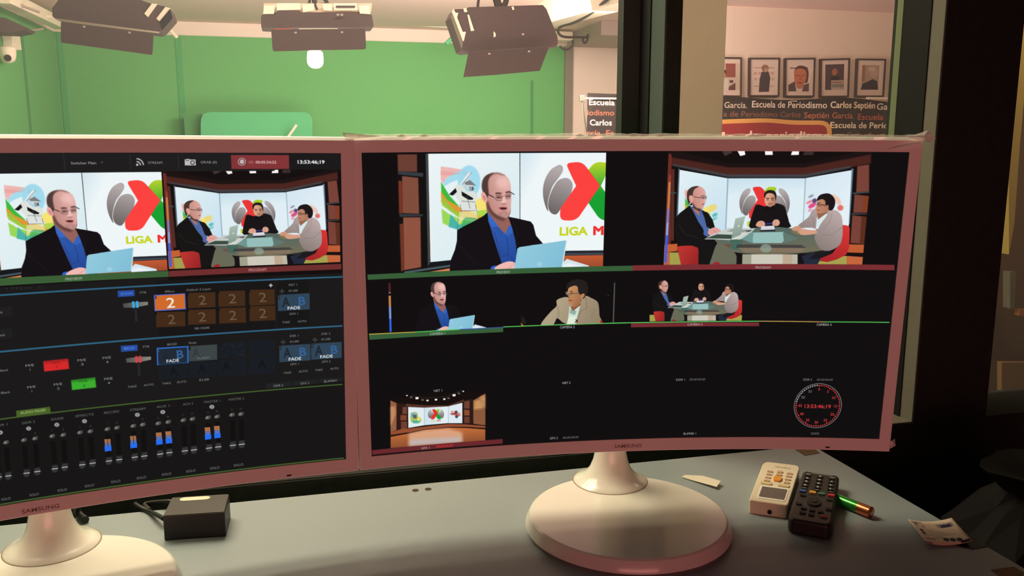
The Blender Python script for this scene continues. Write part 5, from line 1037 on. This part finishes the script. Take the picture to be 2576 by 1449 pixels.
def frame(px, label, draw):
    d = DJ - .03; P = [at_d(x, y, d) for x, y in px]; c_ = sum(P) / 4; root = thing('framed_portrait', P[3], label, 'picture frame', 'framed portraits above the banner')
    ins = lambda k: [c_ + (p - c_) * k for p in P]
    mb = MB(); o_, i_ = P, ins(.92); r_ = [o_, i_, [p + N * .001 for p in i_]]
    rows = [[p + N * .025 for p in o_], o_, i_, [p + N * .012 for p in i_]]; mb.quad_grid(rows, close=True); mb.build('frame_moulding', M['fixture2'], root)
    Q = ins(.93); cv = Cv(150, 200, None, (226, 206, 196)); draw(cv); im = cv.image('portrait_print', 1)
    mb = MB(); Q = [p + N * .010 for p in Q]; mb.v = [tuple(p) for p in Q]; mb.f = [(0, 1, 2, 3)]; mb.uv = [(0, 1), (1, 1), (1, 0), (0, 0)]
    mb.build('mounted_photo', pic_mat('mounted_print', im, rough=.4, spec=.2), root)
def d0(c):
    c.r(28, 26, 150, 170, (208, 190, 176)); c.r(70, 26, 124, 100, (150, 84, 76)); c.el(58, 76, 18, 18, (80, 60, 54)); c.el(58, 90, 13, 18, (196, 140, 112)); c.p([(40, 110), (80, 108), (92, 170), (30, 170)], (222, 214, 206)); c.p([(90, 150), (124, 130), (124, 170), (86, 170)], (110, 70, 66)); c.r(92, 116, 112, 130, (90, 66, 64))
def d1(c):
    for y in (46, 148): c.r(20, y, 128, y + 3, (150, 110, 100))
    for x in (20, 44, 92, 112): c.r(x, 70, x + 16, 86, (206, 168, 156)); c.r(x + 4, 102, x + 18, 116, (206, 170, 160))
    c.el(80, 50, 19, 20, (150, 112, 96)); c.p([(62, 70), (96, 66), (108, 100), (102, 180), (48, 182), (52, 110)], (78, 66, 74)); c.el(84, 60, 10, 12, (190, 150, 134))
def d2(c):
    c.r(22, 44, 120, 50, (120, 84, 80)); c.p([(16, 140), (50, 120), (60, 176), (16, 176)], (90, 74, 80)); c.p([(100, 140), (128, 130), (128, 176), (90, 176)], (100, 80, 84)); c.p([(48, 60), (62, 38), (86, 34), (112, 44), (124, 70), (122, 110), (112, 130), (56, 110), (46, 80)], (92, 62, 58), sm=3)
    c.p([(46, 84), (52, 58), (80, 50), (108, 62), (112, 100), (100, 140), (80, 158), (60, 146), (50, 120)], (196, 118, 92), sm=4); c.r(56, 86, 76, 90, (120, 70, 58)); c.r(86, 86, 102, 90, (120, 70, 58)); c.p([(78, 90), (86, 90), (88, 112), (74, 112)], (176, 100, 78)); c.r(66, 124, 92, 130, (130, 70, 60)); c.el(78, 150, 20, 12, (180, 120, 98), .7, 1)
def d3(c):
    c.r(24, 24, 128, 166, (84, 68, 70)); c.el(76, 66, 15, 20, (176, 106, 86)); c.p([(58, 90), (98, 90), (104, 112), (54, 112)], (52, 40, 48)); c.r(58, 112, 126, 166, (190, 178, 164)); c.r(62, 132, 126, 152, (140, 136, 126)); c.r(62, 120, 120, 126, (150, 96, 84))
def d4(c):
    c.r(28, 28, 124, 166, (180, 156, 140)); c.r(28, 28, 46, 120, (160, 116, 96)); c.p([(24, 166), (34, 132), (64, 120), (90, 106), (116, 118), (124, 166)], (60, 52, 66)); c.el(96, 70, 20, 28, (196, 168, 150)); c.r(64, 40, 100, 60, (200, 188, 172))
def d5(c): c.r(20, 20, 130, 180, (96, 80, 76))
frame([(1792, 143), (1867, 144), (1866, 244), (1791, 243)], 'leftmost framed photo, half hidden by the beige column', d0)
frame([(1886, 145), (1963, 145), (1961, 243), (1885, 243)], 'framed photo of a standing figure in dark clothes, second from left', d1)
frame([(1976, 146), (2052, 145), (2049, 244), (1975, 244)], 'framed close-up photo of a face with dark hair', d2)
frame([(2065, 148), (2139, 146), (2136, 244), (2064, 245)], 'framed dark photo of a person behind stacked books', d3)
frame([(2157, 147), (2230, 148), (2224, 244), (2153, 244)], 'framed pale photo with a dark shape at its foot, right of the dark photo', d4)
frame([(2246, 147), (2318, 148), (2312, 245), (2241, 244)], 'framed photo cut off by the right window edge', d5)
mb = MB(); ca, cb = sz(1709, 200, 2.1)[0], sz(1822, 200, 2.1)[0]; mb.wbox(ca, cb, 2.1, 2.17, -EYE, ZC - .001); o = mb.build('trim_10', M['beige'], bevel=.002); o['kind'] = 'structure'
mb = MB(); mb.wbox(ca - .0055, ca - .0002, 2.099, 2.17, -EYE, ZC - .001); o = mb.build('trim_11', M['greenstrip']); o['kind'] = 'structure'
# behind the third opening: yellow door edge, brown board with lettering
mb = MB(); P = [at_d(x, y, 2.0) for x, y in ((2558, -10), (2600, -10), (2566, 362), (2552, 560), (2538, 640), (2538, 362))]; mb.prism(P, N * .03); tag(mb.build('yellow_curtain', mat('yellow_cloth', (206, 180, 96), .9)), 'narrow yellow strip of curtain at the top right edge', 'curtain')
mb = MB(); mb.wbox(sz(2480, 500, 2.4)[0], 3.4, 2.4, 2.45, -EYE, ZC - .002); struct('wall_passage', mb, mat('brown_passage_wall', (122, 96, 70), .9))
mb = MB(); P = [at_d(x, y, 2.3) for x, y in ((2520, 912), (2640, 912), (2640, 1100), (2520, 1100))]; mb.prism(P, N * .02); nb = mb.build('notice_board', mat('tan_notice_board', (150, 112, 74), .8, noise=.1), None); tag(nb, 'tan notice board with faint brown letters at the right edge', 'notice board')
for s_, px, py in (('P9', 2564, 938), ('P', 2568, 998), ('7', 2548, 1012), ('m', 2566, 1046)):
    text_mesh(s_, at_d(px, py, 2.298), T, np.array([0, 0, 1.0]), .022, 'board_letter', M['hole'], nb, bold=.03)
mb = MB(); P = [at_d(x, y, 2.3) for x, y in ((2541, 684), (2556, 684), (2552, 776), (2541, 776))]; mb.prism(P, N * .03); tag(mb.build('wall_switch_box', M['plaster']), 'grey box on the passage wall at the right edge', 'box')
mb = MB(); P = [at_d(x, y, 2.3) for x, y in ((2564, 778), (2620, 782), (2620, 798), (2564, 794))]; mb.prism(P, N * .02); tag(mb.build('orange_sticker', mat('orange_paper', (200, 120, 60), .8)), 'small orange sticker at the right edge', 'sticker')

# ------------------------------------------------------------------ things on the desk
def frame_of(px, z):                      # quad (far-left, far-right, near-right, near-left) in pixels -> bilinear map on plane z
    Q = [at_z(x, y, z) for x, y in px]
    def f(a, b, h=0.0): return (Q[0] * (1 - a) + Q[1] * a) * (1 - b) + (Q[3] * (1 - a) + Q[2] * a) * b + np.array([0, 0, h])
    return f
def quad_outline(f, r=.12, rb=None, k=6, a0=0, a1=1, b0=0, b1=1, h=0.0, asp=1.0):
    rb = r if rb is None else rb; out = []
    for (ca, cb, sa, sb_, rr, q0) in ((a0, b0, 1, 1, r, 180), (a1, b0, -1, 1, r, 270), (a1, b1, -1, -1, rb, 0), (a0, b1, 1, -1, rb, 90)):
        for j in range(k + 1):
            q = math.radians(q0 + 90 * j / k); ra, rb_ = rr, rr * asp
            out.append(f(ca + sa * ra + ra * math.cos(q), cb + sb_ * rb_ + rb_ * math.sin(q), h))
    return out
def bar(f, a, b, ha, hb, h, th, name, m, parent, r=.9):
    mb = MB(); mb.prism(quad_outline(f, min(ha, hb) * r, a0=a - ha, a1=a + ha, b0=b - hb, b1=b + hb, h=h, k=3), (0, 0, th)); return mb.build(name, m, parent)
HW = .018
fw = frame_of([(1921, 1160), (2014, 1171), (1982, 1271), (1884, 1257)], DESK + HW)
rem = thing('remote_control', (*fw(.5, .5)[:2], EYE + DESK), 'white air-conditioner remote with grey display and orange button', 'remote control')
mb = MB(); ol = quad_outline(fw, .14, .05, asp=.75); mb.prism([p - np.array([0, 0, HW]) for p in ol], (0, 0, HW)); mb.build('case', mat('ivory_remote_plastic', (238, 226, 200), .4), rem, bevel=.003, seg=3)
M['rdisp'] = mat('lcd_grey', (92, 86, 78), .3); M['rbtn'] = mat('tan_button', (206, 176, 146), .5); M['rorange'] = mat('orange_button', (236, 156, 44), .45); M['rcream'] = mat('yellow_cream_button', (222, 208, 160), .5)
ds_ = bar(fw, .54, .785, .37, .15, .0001, .0004, 'display_surround', M['rim'], rem, r=.3); bar(fw, .54, .785, .325, .118, .0006, .0004, 'display', M['rdisp'], ds_, r=.08)
for b in (.27, .345, .43, .51): bar(fw, .27, b, .075, .016, .0001, .0012, 'button', M['rbtn'], rem); bar(fw, .79, b - .01, .075, .016, .0001, .0012, 'button', M['rbtn'], rem)
for b in (.25, .325): bar(fw, .53, b, .075, .02, .0001, .0012, 'button', M['rbtn'], rem)
bar(fw, .53, .44, .105, .06, .0001, .002, 'power_button', M['rorange'], rem); bar(fw, .28, .575, .15, .028, .0001, .0012, 'temperature_button', M['rcream'], rem); bar(fw, .74, .58, .15, .028, .0001, .0012, 'temperature_button', M['rcream'], rem)
axw = fw(1, .5) - fw(0, .5); axw /= np.linalg.norm(axw); ayw = fw(.5, 0) - fw(.5, 1); ayw /= np.linalg.norm(ayw)
text_mesh('Carrier', fw(.55, .125, .0006), axw, ayw, .0032, 'maker_print', M['rdisp'], rem, bold=.01, width=.021, flip=True)
mb = MB(); e_ = fw(.55, 1.0, -.012); mb.tube([e_ - ayw * .0012, e_ + ayw * .002], .0028, 12); mb.build('infrared_window', M['black'], rem)
HK = .019
fk = frame_of([(2020, 1183), (2112, 1196), (2096, 1310), (1984, 1291)], DESK + HK)
rek = thing('remote_control', (*fk(.5, .5)[:2], EYE + DESK), 'black television remote with four coloured buttons, beside the white remote', 'remote control')
ol = quad_outline(fk, .10, .16, asp=.6, b1=1.1); mb = MB(); mb.prism([p - np.array([0, 0, HK]) for p in ol], (0, 0, HK)); mb.build('case', mat('black_remote_plastic', (34, 33, 31), .45, spec=.35), rek, bevel=.004, seg=3)
M['kbtn'] = mat('rubber_key_black', (22, 21, 21), .7); M['kprint'] = mat('key_white_print', (208, 206, 200), .6)
axk = fk(1, .5) - fk(0, .5); axk /= np.linalg.norm(axk); ayk = fk(.5, 0) - fk(.5, 1); ayk /= np.linalg.norm(ayk)
for r_, row in enumerate((('', '0', ''), ('9', '8', '7'), ('6', '5', '4'), ('3', '2', '1'))):
    for c_, ch_ in enumerate(row):
        a, b = .18 + c_ * .32, .115 + r_ * .085
        ky = bar(fk, a, b, .085, .026, .0001, .0014, 'key', M['kbtn'], rek)
        if ch_: text_mesh(ch_, fk(a, b, .0017), axk, ayk, .0044, 'key_digit', M['kprint'], ky, bold=.03, flip=True)
        else: bar(fk, a, b - .01, .06, .005, .0016, .0001, 'key_print', M['kprint'], rek)
bar(fk, .53, .045, .28, .008, .0001, .0003, 'brand_line', mat('grey_print', (128, 126, 118), .5), rek)
for c_, (a, col) in enumerate(((.16, (40, 84, 150)), (.41, (214, 160, 44)), (.63, (52, 112, 84)), (.87, (176, 44, 42)))): bar(fk, a, .50 + .0 * c_, .085, .022, .0001, .0016, 'coloured_key', mat('coloured_key_%d' % c_, col, .5), rek)
for a, b in ((.18, .44), (.5, .44), (.84, .44)): bar(fk, a, b, .07, .012, .0001, .0012, 'key', M['kbtn'], rek); bar(fk, a, b - .004, .05, .006, .0014, .0001, 'key_print', mat('dim_print', (140, 138, 132), .6) if a == .18 else bpy.data.materials['dim_print'], rek)
mb = MB(); mb.prism([fk(.5 + .17 * math.cos(q), .70 + .085 * math.sin(q), .0001) for q in [i * .2618 for i in range(24)]], (0, 0, .0016)); mb.build('navigation_ring', M['kbtn'], rek)
mb = MB(); mb.prism([fk(.5 + .06 * math.cos(q), .70 + .03 * math.sin(q), .0016) for q in [i * .5236 for i in range(12)]], (0, 0, .001)); mb.build('ok_key', M['black'], rek)
for a, b in ((.2, .59), (.84, .6), (.16, .78), (.86, .8), (.3, .86), (.5, .87), (.7, .88), (.3, .95), (.5, .96)): bar(fk, a, b, .07, .02, .0001, .0014, 'key', M['kbtn'], rek)
bar(fk, .78, .955, .085, .024, .0001, .0016, 'coloured_key', mat('dull_red_key', (120, 52, 44), .6), rek)
# battery
bat = thing('battery', at_z(2160, 1290, DESK), 'green and copper battery lying beside the black remote', 'battery')
A_, B_ = at_z(2122, 1262, DESK + .0072), at_z(2192, 1290, DESK + .0072); dv = (B_ - A_) / np.linalg.norm(B_ - A_); up = np.array([0, 0, 0])
A_ = B_ - dv * .050
gmat = mat('green_foil_label', (36, 138, 44), .22, metal=.35); cmat = mat('copper_foil', (196, 116, 76), .24, metal=.8)
mb = MB(); mb.tube([A_, A_ + dv * .0325], .0071, 28); mb.build('green_sleeve', gmat, bat, smooth=True)
mb = MB(); mb.tube([A_ + dv * .0325, B_ - dv * .0006, B_], [.0071, .0071, .0062], 28); mb.build('copper_sleeve', cmat, bat, smooth=True)
mb = MB(); mb.tube([B_ + dv * .00005, B_ + dv * .0015], .0028, 16); mb.build('positive_cap', M['chrome'], bat)
# printed card by the desk edge, over its shadow painted as a black patch
cd = Cv(420, 300, None, (232, 214, 190)); IN = (60, 52, 100); GY = (150, 134, 130)
for k_ in range(11): cd.r(238 + k_ * 14, 44, 244 + k_ * 14 + (k_ % 3) * 2, 96, (92, 84, 112))
cd.r(20, 16, 120, 30, (150, 136, 160)); cd.r(40, 30, 70, 60, (140, 128, 160)); cd.t('CCC', 110, 70, 34, (60, 54, 60), 1, .03, wd=20)
cd.p([(268, 60), (372, 60), (372, 96), (268, 96)], IN); cd.el(300, 78, 16, 14, (30, 26, 60)); cd.el(340, 78, 16, 14, (30, 26, 60))
for x, y in ((225, 236), (280, 246), (335, 256)): cd.el(x, y, 26, 22, (36, 34, 52))
for k_ in range(7): cd.r(60 + (k_ % 2) * 60, 110 + k_ * 18, 190 + (k_ * 37) % 150, 116 + k_ * 18, GY, .8)
cd.r(30, 230, 130, 244, GY); cd.r(330, 270, 416, 298, (44, 40, 60)); cd.r(0, 286, 60, 299, (40, 40, 60)); cd.el(60, 130, 14, 18, (60, 54, 60)); cd.el(60, 165, 14, 18, (60, 54, 60))
imC = cd.image('card_print', 0)
card = thing('printed_card', at_z(2362, 1345, DESK), 'curled white printed card near the right desk edge', 'card')
fc = frame_of([(2282, 1316), (2393, 1313), (2444, 1371), (2330, 1376)], DESK + .001)
mb = MB(); rows = [[fc(i / 12, j / 8, .0012 + .004 * (abs(i / 12 - .5) * 2) ** 2) for i in range(13)] for j in range(9)]; mb.quad_grid(rows); mb.uv = [(1 - j / 8, 1 - i / 12) if False else (i / 12, 1 - j / 8) for j in range(9) for i in range(13)]
mb.build('card_sheet', pic_mat('card_paper', imC, rough=.6), card, smooth=True, solid=.0004)
flat_poly([(2400, 1370), (2444, 1382), (2486, 1375), (2413, 1331), (2396, 1330)], DESK + .0003, .0004, 'card_shadow_patch', M['black']); tag(bpy.data.objects['card_shadow_patch'], 'black patch painted as the shadow beneath the printed card', 'paper')  # flat black sheet drawn as the card's shadow
# small paper label by the right monitor's foot
fl = frame_of([(1716, 1196), (1770, 1197), (1813, 1209), (1803, 1225)], DESK + .002)
pl = [at_z(x, y, DESK + z_) for x, y, z_ in ((1714, 1200, .001), (1724, 1195, .001), (1768, 1197, .004), (1813, 1210, .006), (1803, 1225, .004), (1744, 1209, .0015))]
mb = MB(); mb.v = [tuple(p) for p in pl]; mb.f = [(0, 1, 2, 5), (5, 2, 3, 4)]; o = mb.build('paper_label', mat('white_paper', (226, 218, 196), .8), solid=.0005); tag(o, 'folded white paper strip behind the right monitor foot', 'paper')
# power adapter with its cable
ad = thing('power_adapter', at_z(488, 1330, DESK), 'black power adapter with a white sticker behind the left monitor foot', 'adapter')
HA = .030
fa = frame_of([(432, 1252), (577, 1243), (565, 1289), (409, 1299)], DESK + HA)
mb = MB(); mb.prism([p - np.array([0, 0, HA]) for p in quad_outline(fa, .03)], (0, 0, HA)); mb.build('case', M['black'], ad, bevel=.0025, seg=3)
mb = MB(); mb.prism(quad_outline(fa, .03, a0=.012, a1=.988, b0=.02, b1=.98, h=.0001), (0, 0, .0004)); mb.build('top_panel', M['adapter_top'], ad)
bar(fa, .42, .16, .26, .095, .0006, .0002, 'sticker', mat('adapter_sticker', (226, 216, 188), .5), ad)
axa = fa(1, .5) - fa(0, .5); axa /= np.linalg.norm(axa); aya = fa(.5, 0) - fa(.5, 1); aya /= np.linalg.norm(aya)
def desk_cable(pts, r, label, parent=None, z=None):
    P = smooth_open([tuple(at_z(x, y, DESK + r + h)) for x, y, h in pts]); mb = MB(); mb.tube(P, r, 10); o = mb.build('cable', M['bcable'], parent, smooth=True)
    if label: tag(o, label, 'cable')
desk_cable([(412, 1305, .008), (396, 1296, .006), (374, 1286, .0), (352, 1276, .001), (340, 1268, .001)], .0028, None, ad)
desk_cable([(215, 1308, .0), (200, 1296, .0), (190, 1278, .01), (196, 1262, .03)], .0045, 'black cable curling behind the left monitor foot')
desk_cable([(376, 1284, 0), (366, 1268, 0), (420, 1262, .006), (436, 1264, .006)], .003, 'thin black cable lying behind the power adapter')
# black bag standing beside the desk under the window wall
bag = thing('black_bag', W(s_r + .18, .86, -EYE), 'crumpled black plastic bag on a stool right of the desk', 'bag')
mb = MB(); rr = random.Random(3); rows = []
for j, (r_, z_) in enumerate(((.01, 0), (.13, .005), (.15, .06), (.15, .15), (.125, .22), (.075, .26), (.05, .28), (.08, .31), (.01, .29))):
    rows.append([W(s_r + .2 + (r_ * (1 + rr.uniform(-.16, .16))) * math.cos(q), .86 + (r_ * (1 + rr.uniform(-.16, .16))) * .8 * math.sin(q), -EYE + .46 + z_) for q in [2 * math.pi * i / 18 for i in range(18)]])
mb.quad_grid(rows, close=True); mb.build('bag_body', mat('black_plastic_film', (20, 19, 19), .75, spec=.15), bag)
st = thing('stool', W(s_r + .2, .86, -EYE), 'dark stool carrying the black bag, right of the desk', 'stool')
mb = MB(); mb.lathe(W(s_r + .2, .86, -EYE + .43), [(.001, 0), (.15, 0), (.155, .008), (.155, .022), (.15, .03), (.001, .03)], k=32); mb.build('seat', M['black'], st)
for k_ in range(4):
    q = math.pi / 4 + k_ * math.pi / 2; mb = MB(); mb.tube([W(s_r + .2 + .11 * math.cos(q), .86 + .11 * math.sin(q), -EYE + .43), W(s_r + .2 + .14 * math.cos(q), .86 + .14 * math.sin(q), -EYE)], .012, 10); mb.build('leg', M['black'], st)
for o in list(bpy.data.objects):
    if '_o' in o.keys(): del o['_o']
